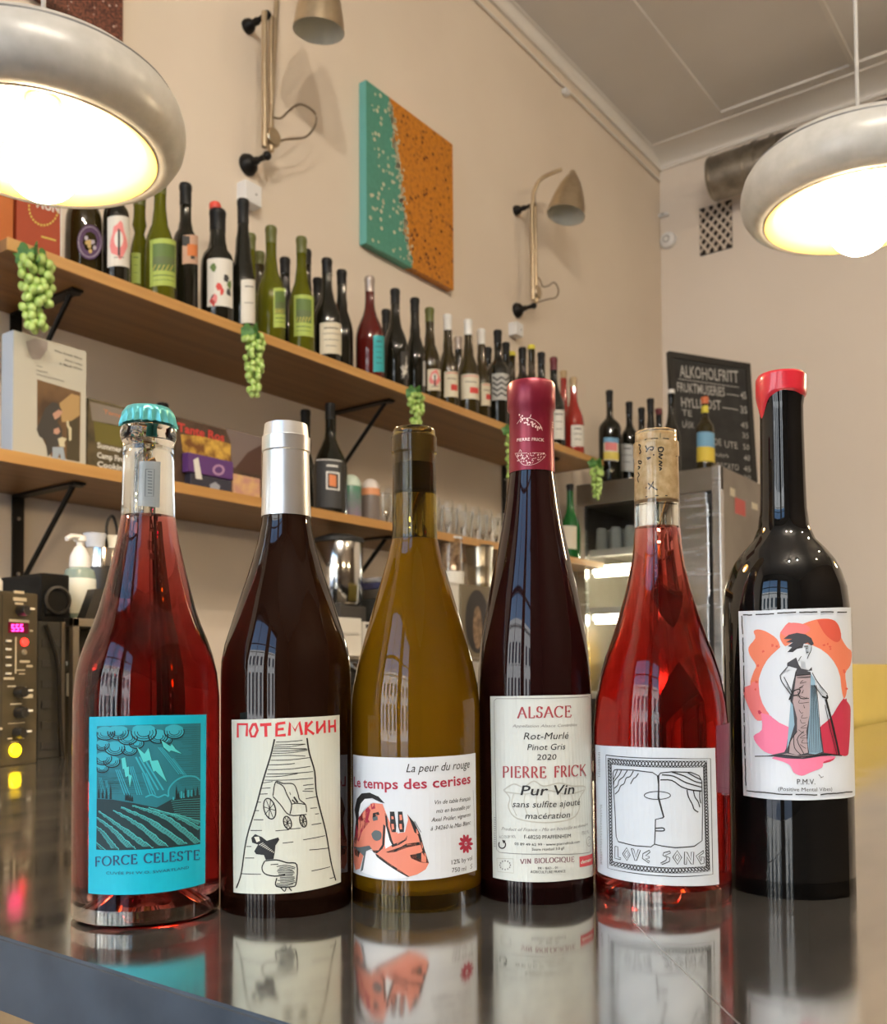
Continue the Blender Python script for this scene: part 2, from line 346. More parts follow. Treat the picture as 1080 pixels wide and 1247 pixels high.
class Label:
    """paper and print wrapped round a bottle; drawing coordinates are those of a crop of the photograph"""
    def __init__(s, h, R, x0, y0, sc, e=.00035):
        s.h, s.R, s.x0, s.y0, s.sc, s.e = h, R, x0, y0, sc, e; s.ink = {}
    def P(s, x, y): return s.h.uv(s.x0+x/s.sc, s.y0+y/s.sc, s.R)
    def _put(s, key, verts, faces, lvl):
        b = s.ink.setdefault(key, ([], [], lvl)); o = len(b[0]); b[0].extend(verts); b[1].extend([tuple(i+o for i in f) for f in faces])
    def poly(s, key, pts, lvl=1, smooth=0):
        if smooth: pts = catmull(list(pts)+[pts[0]], smooth)[:-1]
        uv = [s.P(*p) for p in pts]
        tri = geometry.tessellate_polygon([[Vector((u, z, 0)) for u, z in uv]])
        s._put(key, uv, tri, lvl)
    def line(s, key, pts, wd, lvl=2, smooth=0, closed=False, nib=None):
        if smooth: pts = catmull(pts if not closed else list(pts)+[pts[0]], smooth)
        elif closed: pts = list(pts)+[pts[0]]
        k = depth((s.h.c.x, s.h.c.y, EYE.z))/FPX/s.sc; w2 = wd*k/2
        uv = [Vector(s.P(*p)) for p in pts]; vs = []; fs = []
        for i in range(len(uv)):
            t = uv[min(i+1, len(uv)-1)]-uv[max(i-1, 0)]
            if t.length < 1e-9: t = Vector((1, 0))
            t.normalize(); n = Vector((-t.y, t.x)); ww = w2
            if nib: ww = w2*(nib+(1-nib)*abs(t.y))
            vs += [tuple(uv[i]+n*ww), tuple(uv[i]-n*ww)]
        fs = [(2*i, 2*i+1, 2*i+3, 2*i+2) for i in range(len(uv)-1)]
        s._put(key, vs, fs, lvl)
    def text(s, key, t, p0, p1, cap, lvl=2, shear=0., bold=0.):
        """baseline from p0 to p1, cap height in crop units"""
        v, f = text_mesh(t, bold); xs = [a[0] for a in v]; x0, x1 = min(xs), max(xs)
        a, b = Vector(s.P(*p0)), Vector(s.P(*p1)); k = depth((s.h.c.x, s.h.c.y, EYE.z))/FPX/s.sc
        d = b-a; L = d.length; d.normalize(); n = Vector((-d.y, d.x))
        if n.y < 0: n = -n
        sx = L/(x1-x0); sy = cap*k/CAP
        s._put(key, [tuple(a+d*((x-x0)*sx+y*sy*shear)+n*(y*sy)) for x, y in v], f, lvl)
    def glyphs(s, key, t, p0, p1, cap, wd, lvl=2, nib=.35, serif=True, sp=.22):
        """lettering built from pen strokes (thick stems, thin hairlines, serifs)"""
        tot = sum(GL[c][0]+sp for c in t)-sp; u = 0
        for c in t:
            adv, strokes = GL[c]
            for stv in strokes:
                pts = [(p0[0]+(p1[0]-p0[0])*(u+x)/tot, p0[1]+(p1[1]-p0[1])*(u+x)/tot-y*cap) for x, y in stv[1]]
                s.line(key, pts, wd, lvl, smooth=4 if stv[0] == 'c' else 0, nib=nib)
                if serif:
                    for q in stv[2] if len(stv) > 2 else ():
                        x, y = stv[1][q]; hx = .085
                        bx = p0[0]+(p1[0]-p0[0])*(u+x)/tot; by = p0[1]+(p1[1]-p0[1])*(u+x)/tot-y*cap; dx = (p1[0]-p0[0])*hx/tot; dy = (p1[1]-p0[1])*hx/tot
                        s.line(key, [(bx-dx, by-dy), (bx+dx, by+dy)], wd*.38, lvl)
            u += adv+sp
    def build(s, mats, names, paper_pts, paper_mat, nu=28, lname='label'):
        """paper_pts: top edge and bottom edge polylines in crop coordinates"""
        top, bot = [[s.P(*p) for p in e] for e in paper_pts]
        def samp(E, t):
            us = E[0][0]+(E[-1][0]-E[0][0])*t
            for a, b in zip(E, E[1:]):
                if (a[0]-us)*(b[0]-us) <= 1e-12:
                    k = (us-a[0])/((b[0]-a[0]) or 1e-9); return (us, a[1]+(b[1]-a[1])*k)
            return E[-1]
        vs = []; fs = []
        for i in range(nu+1):
            a, b = samp(top, i/nu), samp(bot, i/nu)
            vs += [s.h.wrap(a[0], a[1], s.R, s.e), s.h.wrap(b[0], b[1], s.R, s.e), s.h.wrap(a[0], a[1], s.R, .00005), s.h.wrap(b[0], b[1], s.R, .00005)]
        for i in range(nu):
            j = 4*i; fs += [(j, j+1, j+5, j+4), (j, j+4, j+6, j+2), (j+1, j+3, j+7, j+5)]
        fs += [(0, 2, 3, 1), (4*nu, 4*nu+1, 4*nu+3, 4*nu+2)]
        lab = MB().add(vs, fs, False).build(lname, paper_mat, s.h.root)
        for key, (v, f, lvl) in s.ink.items():
            bm = bmesh.new(); bv = [bm.verts.new((a, b, 0)) for a, b in v]
            for q in f:
                if len(set(q)) > 2:
                    try: bm.faces.new([bv[i] for i in q])
                    except ValueError: pass
            us = [a for a, b in v]; lo, hi = min(us), max(us); st = s.R*.07; k = math.ceil(lo/st)*st
            while k < hi:
                g = bm.verts[:]+bm.edges[:]+bm.faces[:]
                bmesh.ops.bisect_plane(bm, geom=g, plane_co=(k, 0, 0), plane_no=(1, 0, 0), dist=1e-7); k += st
            for vv in bm.verts: vv.co = s.h.wrap(vv.co.x, vv.co.y, s.R, s.e+.00006*lvl)
            me = bpy.data.meshes.new(names.get(key, key)); bm.to_mesh(me); bm.free(); me.materials.append(mats[key]); link(names.get(key, 'print'), me, lab)
        return lab
# pen-stroke capitals: advance, strokes (kind, points, serif ends)
def arc(cx, cy, rx, ry, a0, a1, n=9): return [(cx+rx*cos(radians(a0+(a1-a0)*i/n)), cy+ry*sin(radians(a0+(a1-a0)*i/n))) for i in range(n+1)]
GL = {' ': (.35, []),
 'A': (.8, [('l', [(.0, 0), (.4, 1)], (0,)), ('l', [(.4, 1), (.8, 0)], (1,)), ('l', [(.17, .38), (.63, .38)])]),
 'B': (.6, [('l', [(.1, 0), (.1, 1)], (0, 1)), ('l', [(.1, 1)]+arc(.3, .77, .2, .23, 90, -90)+[(.1, .54)]), ('l', [(.1, .54)]+arc(.33, .27, .25, .27, 90, -90)+[(.1, 0)])]),
 'C': (.75, [('l', arc(.42, .5, .42, .5, 42, 318, 16)), ('l', [(.73, .98), (.73, .76)])]),
 'E': (.6, [('l', [(.1, 0), (.1, 1)], (0, 1)), ('l', [(.1, 1), (.55, 1), (.56, .82)]), ('l', [(.1, .52), (.42, .52)]), ('l', [(.42, .62), (.42, .42)]), ('l', [(.1, 0), (.58, 0), (.6, .2)])]),
 'F': (.56, [('l', [(.1, 0), (.1, 1)], (0, 1)), ('l', [(.1, 1), (.53, 1), (.54, .82)]), ('l', [(.1, .52), (.4, .52)]), ('l', [(.4, .62), (.4, .42)])]),
 'G': (.8, [('l', arc(.42, .5, .42, .5, 42, 318, 16)), ('l', [(.73, .98), (.73, .76)]), ('l', [(.74, .4), (.74, .1)], (0,))]),
 'I': (.2, [('l', [(.1, 0), (.1, 1)], (0, 1))]),
 'K': (.72, [('l', [(.1, 0), (.1, 1)], (0, 1)), ('l', [(.62, 1), (.12, .48)], (0,)), ('l', [(.27, .62), (.7, 0)], (1,))]),
 'L': (.58, [('l', [(.1, 0), (.1, 1)], (0, 1)), ('l', [(.1, 0), (.56, 0), (.58, .2)])]),
 'N': (.78, [('l', [(.1, 0), (.1, 1)], (0,)), ('l', [(.1, 1), (.68, 0)]), ('l', [(.68, 0), (.68, 1)], (1,))]),
 'O': (.86, [('l', arc(.43, .5, .43, .5, 0, 360, 24))]),
 'P': (.6, [('l', [(.1, 0), (.1, 1)], (0, 1)), ('l', [(.1, 1)]+arc(.32, .74, .25, .26, 90, -90)+[(.1, .48)])]),
 'Q': (.86, [('l', arc(.43, .5, .43, .5, 0, 360, 24)), ('l', [(.5, .1), (.86, -.15)])]),
 'R': (.68, [('l', [(.1, 0), (.1, 1)], (0, 1)), ('l', [(.1, 1)]+arc(.3, .75, .25, .25, 90, -90)+[(.1, .5)]), ('l', [(.3, .5), (.66, 0)], (1,))]),
 'S': (.55, [('l', [(.5, .8)]+arc(.28, .75, .21, .25, 40, 250, 9)+arc(.27, .26, .24, .26, 70, -150, 9)), ('l', [(.5, .98), (.5, .76)]), ('l', [(.03, .02), (.03, .24)])]),
 'T': (.7, [('l', [(.35, 0), (.35, 1)], (0,)), ('l', [(.0, .82), (.02, 1), (.68, 1), (.7, .82)])]),
 'U': (.76, [('l', [(.1, 1), (.1, .3)]+arc(.38, .28, .28, .28, 180, 360, 10)+[(.66, 1)], (0, 14-1))]),
 'V': (.8, [('l', [(.0, 1), (.4, 0)], (0,)), ('l', [(.4, 0), (.8, 1)], (1,))]),
}
GL['U'] = (.76, [('l', [(.1, 1), (.1, .3)]+arc(.38, .28, .28, .28, 190, 350, 9)+[(.66, .3), (.66, 1)], (0, -1))])

clear = glass('clear_glass', (.97, .99, .97))
b1 = Hero('wine_bottle', 'clear glass bottle of dark red wine with a turquoise crown cap and turquoise vineyard label', 178.5, 1132, 89.3,
    [(500, 29.5), (521, 30.2), (522.5, 33.5), (527, 35), (533, 35), (538, 33.5), (541, 31.5), (560, 31.8), (600, 32.4), (628, 33.5), (647, 36.5), (660, 38.5), (674.6, 42), (700, 48.5), (720, 53.5), (740, 59), (760, 66), (780, 74.5), (800, 81.5), (820, 86.5), (850, 89.3), (900, 89.5), (1000, 89.5), (1105, 89.5)])
b2 = Hero('wine_bottle', 'dark brown bottle with a silver capsule and cream label of a pram on a staircase', 349, 1118, 79.2,
    [(518.5, 26.5), (533, 27.5), (534, 29), (551, 29), (552.5, 27.6), (600, 28.8), (629, 29.8), (640, 30.3), (667, 36.5), (698, 46), (729.6, 57), (760, 66.5), (785, 74.5), (805, 78.5), (825, 79.2), (900, 79.2), (1000, 79.2), (1100, 79.2)])
b3 = Hero('wine_bottle', 'olive glass bottle of cloudy orange wine with a white face and hand label', 507.5, 1112.5, 77.8,
    [(523, 24.5), (526, 26), (532, 26), (533.5, 28.2), (552.5, 28.2), (554.5, 26), (600, 26.8), (640, 27), (657, 28), (679.6, 33), (713, 43), (747, 53), (780, 62.5), (810, 70.5), (835, 75.5), (860, 77.8), (900, 77.8), (1000, 77.8), (1100, 77.8)])
b4 = Hero('wine_bottle', 'tall slender dark bottle with a burgundy capsule and a cream label in serif lettering', 653, 1102, 68.6,
    [(468, 27.5), (471, 28.8), (499, 28.8), (503, 26.2), (540, 26.6), (576, 27.4), (618, 33.4), (645, 38), (674, 44), (730.5, 56), (760, 61), (786.6, 65.2), (815, 68), (840, 69), (900, 69), (1000, 69), (1092, 69)])
b5 = Hero('wine_bottle', 'clear bottle of bright red wine with bare cork and label of two kissing profiles', 807, 1108, 82.5,
    [(526, 25.5), (538, 26), (540, 28), (556, 28.3), (558, 27.3), (612, 27.8), (642.5, 28), (665, 29.5), (684, 32.5), (719, 40), (754, 50.5), (780, 59.5), (800, 67), (825, 74), (855, 79.5), (885, 82), (920, 82.5), (1000, 82.5), (1090, 82.5)])
b6 = Hero('wine_bottle', 'black bottle sealed in red wax with a watercolour label of a lady holding a cane', 963, 1101, 78,
    [(457, 28.5), (459, 29.5), (480, 29.5), (489, 28), (495, 27), (517, 27), (580, 28), (620, 29), (643, 32), (658, 39), (671, 52), (684, 62), (697, 68.5), (717, 75), (740, 77.5), (780, 78), (900, 78), (1000, 78), (1090, 78)])
# bodies
f1 = b1.zpx(629); bottle_shell(b1, clear, f1); wine(b1, f1, wine_mat('dark_red_wine', (.72, .05, .02), 76, (.20, .004, .003), .07))
f5 = b5.zpx(642); bottle_shell(b5, clear, f5, wall=.0008); wine(b5, f5, wine_mat('bright_red_wine', (.88, .07, .012), 74, (.45, .010, .004), .12), zb=.008)
olive = glass('olive_glass', (.46, .38, .13)); f3 = b3.zpx(657)
bottle_shell(b3, olive, f3)
wine(b3, f3, mat('cloudy_orange_wine', (.42, .245, .014), .5, spec=.1))
dk2 = mat('dark_brown_glass', (.012, .004, .002), .03, spec=.4)
dk4 = mat('dark_ruby_glass', (.011, .0025, .0025), .03, spec=.4)
dk6 = mat('black_glass', (.004, .004, .004), .02, spec=.5)
bottle_shell(b2, dk2); bottle_shell(b4, dk4); bottle_shell(b6, dk6)
# crown cap of bottle 1: skirt with 21 flutes
teal = mat('teal_cap_paint', (.13, .50, .50), .3, .45)
zt, zb = b1.zpx(499.5), b1.zpx(519); rc = b1.rad(30.5); re = b1.rad(34.5)
m = MB(); n = 21*6; rings = [(0, zt+.0012, 0), (rc-.004, zt+.0012, 0), (rc-.0012, zt+.0006, 0), (rc+.0002, zt-.0012, .0), (rc+.0008, zt-.003, .35), ((rc+re)/2, (zt+zb)/2-.001, .7), (re, zb, 1)]
vs = []; fs = []
for (r, z, a) in rings:
    for k in range(n): t = 2*pi*k/n; rr = max(r, 1e-4)+a*.0013*(1-2*abs(sin(10.5*t))); vs.append((rr*cos(t), rr*sin(t), z-(a > .9)*.0006*cos(21*t)))
for i in range(len(rings)-1):
    for k in range(n): fs.append((i*n+k, i*n+(k+1) % n, (i+1)*n+(k+1) % n, (i+1)*n+k))
m.add(vs, fs, True).build('crown_cap', teal, b1.root)
# capsules
silver = mat('silver_foil', (.80, .82, .84), .34, 1.0)
cap2 = shell(b2, 'capsule', silver, 518.5, 630, .0004)
shell(b4, 'capsule', noisy(mat('burgundy_foil', (.2, .012, .025), .3, .35), (.20, .012, .028), (.24, .016, .034), 40, 2), 468, 577, .0005)
# red wax: a dipped skirt that runs lower on one side
wax = mat('red_wax', (.56, .018, .032), .28, coat=.4, coatr=.1)
P = b6.prof; zt = b6.zpx(456); n = 96; vs = []; fs = []; rows = 9
for i in range(rows+1):
    for k in range(n):
        t = 2*pi*k/n; d = (t-(b6.toward-1.15)+pi) % (2*pi)-pi
        low = b6.zpx(484+26*math.exp(-(d/.42)**2)+2*sin(3*t)); z = zt+(low-zt)*(i/rows); r = interp(P, z)+.0011+.0004*sin(5*t)*(i/rows)
        if i == rows: r -= .0011
        if i == 0: r -= .001
        vs.append((r*cos(t), r*sin(t), z))
for i in range(rows):
    for k in range(n): fs.append((i*n+k, i*n+(k+1) % n, (i+1)*n+(k+1) % n, (i+1)*n+k))
vs.append((0, 0, zt+.0012)); fs += [(len(vs)-1, (k+1) % n, k) for k in range(n)]
MB().add(vs, fs, True).build('wax_seal', wax, b6.root)
# corks inside the necks
cork_m = noisy(mat('cork', rough=.8), (.62, .42, .20), (.80, .62, .36), 220, 4, bump=.2, dist=.0005)
def cork(h, y0, y1, hw, m, e=0):
    z1, z0 = h.zpx(y0), h.zpx(y1); r = h.rad(hw)
    return MB().lathe([(0, z1), (r-.0008, z1), (r, z1-.0008), (r, z0+.0008), (r-.0008, z0), (0, z0)], 48).build('cork', m, h.root)
c5 = cork(b5, 529, 611, 25.2, cork_m)
c3 = cork(b3, 531, 600, 19.5, mat('dark_cork', (.10, .065, .03), .8))
# inner label fragment seen through the neck of bottle 1
# ================================================================= printed labels of the six bottles
def ink(name, c, r=.6, **k): return mat('ink_'+name, c, r, **k)
rnd = random.Random(11)
# --- bottle 1: turquoise label, storm over vineyard rows
L = Label(b1, b1.R, 100, 860, 5.194)
L.poly('sky', [(97, 126), (250, 121), (420, 116), (600, 111), (747, 107), (743, 870), (600, 888), (420, 903), (250, 909), (93, 906)], 1)
L.poly('field', [(96, 585), (200, 590), (330, 612), (470, 640), (560, 590), (640, 572), (742, 560), (743, 870), (600, 888), (420, 903), (250, 909), (93, 906)], 2)
for (cx, cy, r) in [(150, 170, 60), (230, 165, 65), (130, 245, 45), (210, 265, 62), (290, 200, 60), (390, 165, 78), (300, 275, 48), (345, 235, 45), (480, 190, 60), (580, 160, 62), (135, 330, 55), (190, 350, 50), (130, 390, 40), (530, 215, 36)]:
    pts = [(max(98, cx+r*cos(radians(a))*(1+.07*sin(7*radians(a)))), max(126-(cx-97)*.029+3, cy+r*.72*sin(radians(a)))) for a in range(0, 360, 18)]
    L.poly('glow', pts, 3)
    for k in (1, .74, .5): L.line('black', [(max(99, cx+r*k*cos(radians(a))), max(124, cy+r*.72*k*sin(radians(a)))) for a in range(-20, 205, 15)], 7 if k == 1 else 4, 4)
for x0, y0, x1, y1, wd in [(215, 400, 270, 560, 13), (110, 450, 135, 570, 8), (150, 470, 165, 560, 6), (340, 320, 450, 530, 26), (300, 380, 350, 560, 12), (480, 260, 610, 430, 12), (380, 420, 430, 560, 14), (560, 330, 640, 440, 8)]:
    for k in range(3): L.line('glow', [(x0+k*wd*.9, y0), (x1+k*wd*1.2, y1)], wd*.35, 2)
for y in range(135, 560, 13):
    x = 640-max(0, 300-y)*.1; L.line('hatch', [(x+rnd.uniform(-60, 60), y), (742, y-4)], 3, 2)
    L.line('hatch', [(100, y+330-330 if y > 420 else 440+rnd.uniform(0, 90)), (rnd.uniform(200, 420), y if y > 420 else 450+rnd.uniform(0, 80))], 2, 2)
def bolt(pts):
    L.poly('flash', pts, 5); L.line('black', pts, 4.5, 6, closed=True)
bolt([(345, 255), (395, 300), (420, 262), (440, 345), (478, 340), (535, 480), (462, 408), (450, 415), (425, 340), (388, 355)])
bolt([(500, 215), (555, 252), (565, 238), (588, 270), (628, 302), (560, 280), (548, 290), (512, 258)])
bolt([(250, 330), (275, 322), (285, 385), (298, 380), (300, 430), (318, 440), (303, 512), (293, 440), (276, 448), (268, 395), (258, 398)])
L.line('glow', [(545, 570), (548, 520), (590, 470), (650, 443), (710, 445), (742, 470)], 9, 4, smooth=4)
L.line('glow', [(400, 575), (440, 560), (480, 575), (520, 560), (545, 572)], 8, 4, smooth=4)
for x, h, b in [(110, 70, 582), (135, 60, 582), (158, 72, 585), (184, 100, 588), (280, 50, 595), (292, 55, 597), (305, 48, 600), (318, 40, 602), (594, 90, 583), (650, 60, 570), (606, 50, 585), (700, 50, 566), (725, 60, 565)]:
    L.poly('black', [(x-7, b), (x-6, b-h*.5), (x, b-h), (x+6, b-h*.5), (x+7, b)], 5)
for x, h, b in [(625, 45, 582), (668, 45, 575), (690, 40, 570), (575, 18, 592), (640, 30, 580)]: L.line('glow', [(x, b), (x, b-h)], 10, 5)
# furrows: ragged bright ridges running from the horizon to lower right
rows = [((96, 760), (150, 800), (235, 905)), ((98, 700), (200, 770), (340, 900)), ((110, 660), (260, 760), (450, 895)), ((200, 655), (360, 740), (545, 882)), ((250, 635), (440, 720), (660, 868)), ((320, 625), (540, 700), (740, 850)), ((420, 640), (590, 690), (742, 765)), ((95, 860), (120, 880), (150, 906)), ((480, 660), (620, 690), (742, 730))]
for i, rw in enumerate(rows):
    c = catmull(rw, 16); top = []; bot = []
    for j, (x, y) in enumerate(c):
        t = j/len(c); wv = 6+26*t*(1 if i < 6 else .45); top.append((min(742, x+rnd.uniform(-2, 2)), y+rnd.uniform(-wv*.25, wv*.25))); bot.append((min(742, max(95, x-wv*.8)), min(y+wv*1.0+rnd.uniform(-4, 4), 905-(x-95)*.055)))
    L.poly('ridge', top+bot[::-1], 3)
    L.line('flash', [p for p in top], 3.5, 4)
    for j in range(2, len(c)-1, 1):
        x, y = c[j]; t = j/len(c); w_ = 4+20*t*(1 if i < 6 else .4)
        L.line('black', [(x-2, y+3), (max(96, x-w_*.8), min(y+w_, 900-(x-95)*.055))], 2.2, 5)
for i in range(10): L.line('ridge', [(560+i*4, 600+i*13), (640, 590+i*14), (741, 585+i*15)], 3, 3)
L.glyphs('navy', 'FORCE CELESTE', (86, 1012), (738, 968), 58, 11, 3)
L.text('navy', 'CUVÉE PH W.O. SWARTLAND', (155, 1062), (672, 1026), 17, 3)
L.build({'sky': ink('storm_teal', (.012, .18, .235)), 'field': ink('field_dark', (.008, .035, .045)), 'glow': ink('cloud_teal', (.03, .40, .52)), 'black': ink('line_black', (.004, .02, .025)), 'hatch': ink('hatch', (.01, .11, .13)), 'flash': ink('flash', (.08, .60, .62)), 'ridge': ink('ridge', (.05, .31, .33)), 'navy': ink('navy', (.02, .07, .16))},
        {'sky': 'storm_sky', 'field': 'vineyard_field', 'glow': 'clouds', 'black': 'outlines', 'hatch': 'hatching', 'flash': 'lightning', 'ridge': 'vine_rows', 'navy': 'lettering'},
        [[(48, 68), (250, 63), (520, 57), (783, 52)], [(42, 1182), (250, 1192), (450, 1183), (620, 1158), (775, 1118)]], mat('turquoise_paper', (.0, .46, .64), .5))
# small white strip inside the neck of bottle 1
L = Label(b1, b1.rad(31.5), 70, 480, 5.14, e=.0002)
for i, t in enumerate(['BREWED', 'IN THE', 'CELLAR']): pass
L.line('g', [(552, 470), (606, 470), (600, 640), (548, 640)], 5, 1, closed=True)
for k in range(8): L.line('g', [(565, 485+k*19), (592, 488+k*19)], 7, 1)
L.build({'g': ink('grey', (.3, .34, .36))}, {'g': 'print'}, [[(512, 420), (645, 424)], [(505, 700), (637, 712)]], mat('white_sticker', (.62, .66, .68), .4), 6, 'neck_sticker')
# --- bottle 2: cream label, staircase and pram
L = Label(b2, b2.R, 260, 840, 4.3)
def st_(pts, wd=11): L.line('red', pts, wd, 2)
st_([(130, 250), (130, 180), (178, 180), (176, 243)], 15); st_([(208, 180), (192, 215), (200, 244), (218, 244), (232, 212), (222, 180)], 14); L.line('red', [(205, 182), (228, 180)], 14, 2)
st_([(245, 184), (304, 180)], 15); st_([(274, 184), (276, 246)], 15)
st_([(332, 176), (330, 240), (378, 236)], 14); st_([(332, 178), (376, 172)], 13); st_([(332, 208), (368, 204)], 12)
st_([(396, 240), (400, 172), (426, 214), (448, 168), (462, 236)], 14)
st_([(484, 168), (482, 236)], 14); st_([(516, 164), (484, 202), (524, 232)], 13)
st_([(540, 164), (542, 230)], 13); st_([(578, 160), (580, 226)], 13); st_([(542, 222), (580, 172)], 12)
st_([(602, 158), (604, 224)], 13); st_([(632, 156), (634, 222)], 13); st_([(604, 194), (634, 188)], 12)
K = lambda p, wd=5, sm=4: L.line('ink', p, wd, 2, smooth=sm)
K([(320, 258), (300, 345), (262, 470), (225, 610), (175, 780), (148, 960), (122, 1038)], 8)
K([(488, 252), (500, 330), (528, 430), (538, 550), (585, 740), (612, 900), (637, 998)], 8)
for y, xa, xb, s in [(270, 328, 465, -6), (286, 322, 476, -2), (296, 318, 480, -12), (306, 316, 484, 2), (318, 312, 488, -8), (330, 310, 490, -14), (343, 305, 480, 4), (366, 300, 506, -12), (390, 290, 425, -5), (415, 285, 506, -14), (438, 280, 520, -10), (452, 272, 440, -14), (470, 268, 520, -8), (484, 262, 310, -4)]:
    K([(xa, y+3), ((xa+xb)/2, y+rnd.uniform(-2, 2)), (xb, y+s)], 3.2, 3)
for y, xa, xb, s in [(500, 468, 522, -6), (516, 250, 300, -3), (520, 475, 524, -4), (530, 465, 520, 2), (546, 245, 284, -2), (570, 482, 536, -10), (588, 235, 250, 0), (620, 505, 540, -3), (632, 220, 240, 0), (650, 530, 550, -2), (680, 212, 262, 0), (706, 512, 562, -8), (736, 195, 255, 0), (738, 325, 395, -6), (728, 400, 455, -4), (802, 362, 418, -6), (785, 468, 582, -22), (838, 500, 600, -10), (820, 175, 200, 0), (880, 168, 215, 0), (948, 512, 608, -22), (962, 150, 250, 3), (988, 605, 628, -6)]:
    K([(xa, y), (xb, y+s)], 3.6, 0)
K([(312, 555), (326, 482), (365, 490), (418, 494), (440, 540), (450, 575), (480, 600), (486, 640)], 5); K([(330, 484), (365, 505), (385, 550), (408, 598), (400, 650)], 5)
K([(408, 598), (440, 594), (480, 600)], 4.5); K([(312, 558), (350, 600), (398, 655), (486, 652)], 5); K([(398, 535), (404, 550)], 3); K([(420, 560), (440, 590)], 8); K([(410, 575), (428, 592)], 6)
def wheel(cx, cy, rx, ry, wd=5):
    L.line('ink', [(cx+rx*cos(radians(a))+ry*.18*sin(radians(a)), cy+ry*sin(radians(a))) for a in range(0, 360, 15)], wd, 2, closed=True)
    for a in range(10, 190, 45): L.line('ink', [(cx+rx*cos(radians(a)), cy+ry*sin(radians(a))), (cx-rx*cos(radians(a)), cy-ry*sin(radians(a)))], wd*.6, 2)
wheel(295, 622, 30, 54, 6); wheel(387, 695, 20, 33, 6); wheel(468, 686, 17, 32, 6)
L.poly('ink', [(200, 775), (220, 755), (255, 770), (280, 790), (340, 772), (345, 785), (325, 815), (322, 850), (315, 885), (275, 890), (265, 865), (225, 860), (215, 845), (235, 810), (205, 800)], 2)
L.poly('pale', [(215, 770), (240, 768), (245, 790), (228, 798)], 3)
for k in range(9): L.line('pale', [(240+k*9, 812+k*5), (262+k*7, 800+k*6)], 3, 3)
K([(270, 895), (255, 930), (270, 962), (320, 975), (375, 968)], 6); K([(272, 895), (330, 890), (385, 905), (435, 915), (432, 1010), (410, 1030), (330, 1028), (332, 985)], 6)
for k in range(13): K([(330+rnd.uniform(0, 20), 925+k*8), (375+rnd.uniform(-5, 10), 918+k*9), (425+rnd.uniform(-12, 4), 930+k*7)], 3.5, 3)
K([(300, 915), (340, 912)], 4); K([(350, 1032), (372, 1054), (380, 1035)], 5); K([(395, 1035), (408, 1052)], 5)
L.build({'red': ink('signal_red', (.62, .03, .04)), 'ink': ink('drawing_black', (.012, .012, .012)), 'pale': ink('cream', (.66, .66, .56))}, {'red': 'lettering', 'ink': 'drawing', 'pale': 'drawing_detail'},
        [[(97, 157), (380, 148), (657, 132)], [(107, 1060), (240, 1068), (400, 1064), (540, 1042), (664, 1006)]], mat('cream_paper', (.63, .66, .58), .6))
# --- bottle 3: white label with face and hand
L = Label(b3, b3.R, 420, 890, 5.194)
L.text('blk', 'La peur du rouge', (388, 262), (782, 232), 52, 2, .28)
L.text('wine', 'Le temps des cerises', (63, 350), (790, 330), 62, 2, 0, .018)
for i, (t, xa) in enumerate([('Vin de table français', 560), ('mis en bouteille par', 575), ('Axel Prüfer, vigneron', 545), ('à 34260 le Mas Blanc', 540)]):
    L.text('blk', t, (xa, 465+i*55), (788, 437+i*51), 26, 2, .28)
for k in range(10):
    a = radians(36*k); cx, cy = 761, 714
    L.poly('wine', [(cx+26*cos(a)+20*cos(a)*cos(t)-9*sin(a)*sin(t), cy+38*sin(a)+24*sin(a)*cos(t)+11*cos(a)*sin(t)) for t in [radians(q) for q in range(0, 360, 40)]], 2)
L.line('wine', [(cx+13*cos(radians(a)), cy+17*sin(radians(a))) for a in range(0, 360, 30)], 6, 2, closed=True); L.poly('wine', [(cx+5*cos(radians(a)), cy+7*sin(radians(a))) for a in range(0, 360, 45)], 2)
L.text('blk', '12% by vol', (672, 845), (800, 815), 28, 2); L.text('blk', '750 ml', (674, 895), (762, 882), 28, 2); L.line('blk', [(800, 840), (790, 850), (800, 862), (790, 872)], 5, 2)
L.line('blk', [(806, 375), (812, 500), (818, 700), (820, 865)], 2.5, 2)
Q = lambda k, p, l=2, sm=0: L.poly(k, p, l, sm)
Q('salmon', [(60, 690), (90, 560), (130, 500), (180, 455), (240, 462), (262, 520), (300, 610), (330, 650), (380, 640), (400, 560), (395, 525), (460, 630), (490, 720), (530, 835), (510, 875), (455, 908), (410, 920), (330, 880), (215, 790), (170, 745), (135, 735), (100, 870), (72, 880), (60, 830)])
Q('blk', [(62, 700), (75, 560), (65, 500), (80, 430), (110, 395), (160, 390), (215, 415), (255, 458), (230, 452), (175, 425), (130, 430), (105, 460), (92, 520), (88, 620), (75, 715)], 3)
Q('white', [(92, 520), (105, 460), (130, 430), (175, 432), (225, 455), (180, 450), (130, 490), (100, 540)], 4)
Q('wine', [(75, 600), (95, 540), (150, 480), (165, 500), (150, 560), (160, 575), (110, 640), (92, 700), (72, 680)], 4)
Q('wine', [(165, 460), (190, 458), (195, 490), (172, 496)], 4); Q('salmon', [(105, 575), (125, 560), (120, 625), (100, 650)], 5)
Q('blk', [(180, 520), (215, 512), (222, 530), (200, 535), (195, 560), (178, 548)], 5); Q('slate', [(178, 548), (210, 538), (212, 562), (185, 570)], 6)
Q('slate', [(172, 650), (195, 628), (232, 640), (232, 680), (205, 695), (182, 680)], 5, 3); Q('white', [(185, 652), (205, 640), (230, 645), (228, 655)], 6)
Q('blk', [(245, 590), (258, 600), (252, 720), (240, 745), (205, 775), (170, 765), (165, 755), (215, 755), (238, 720)], 5)
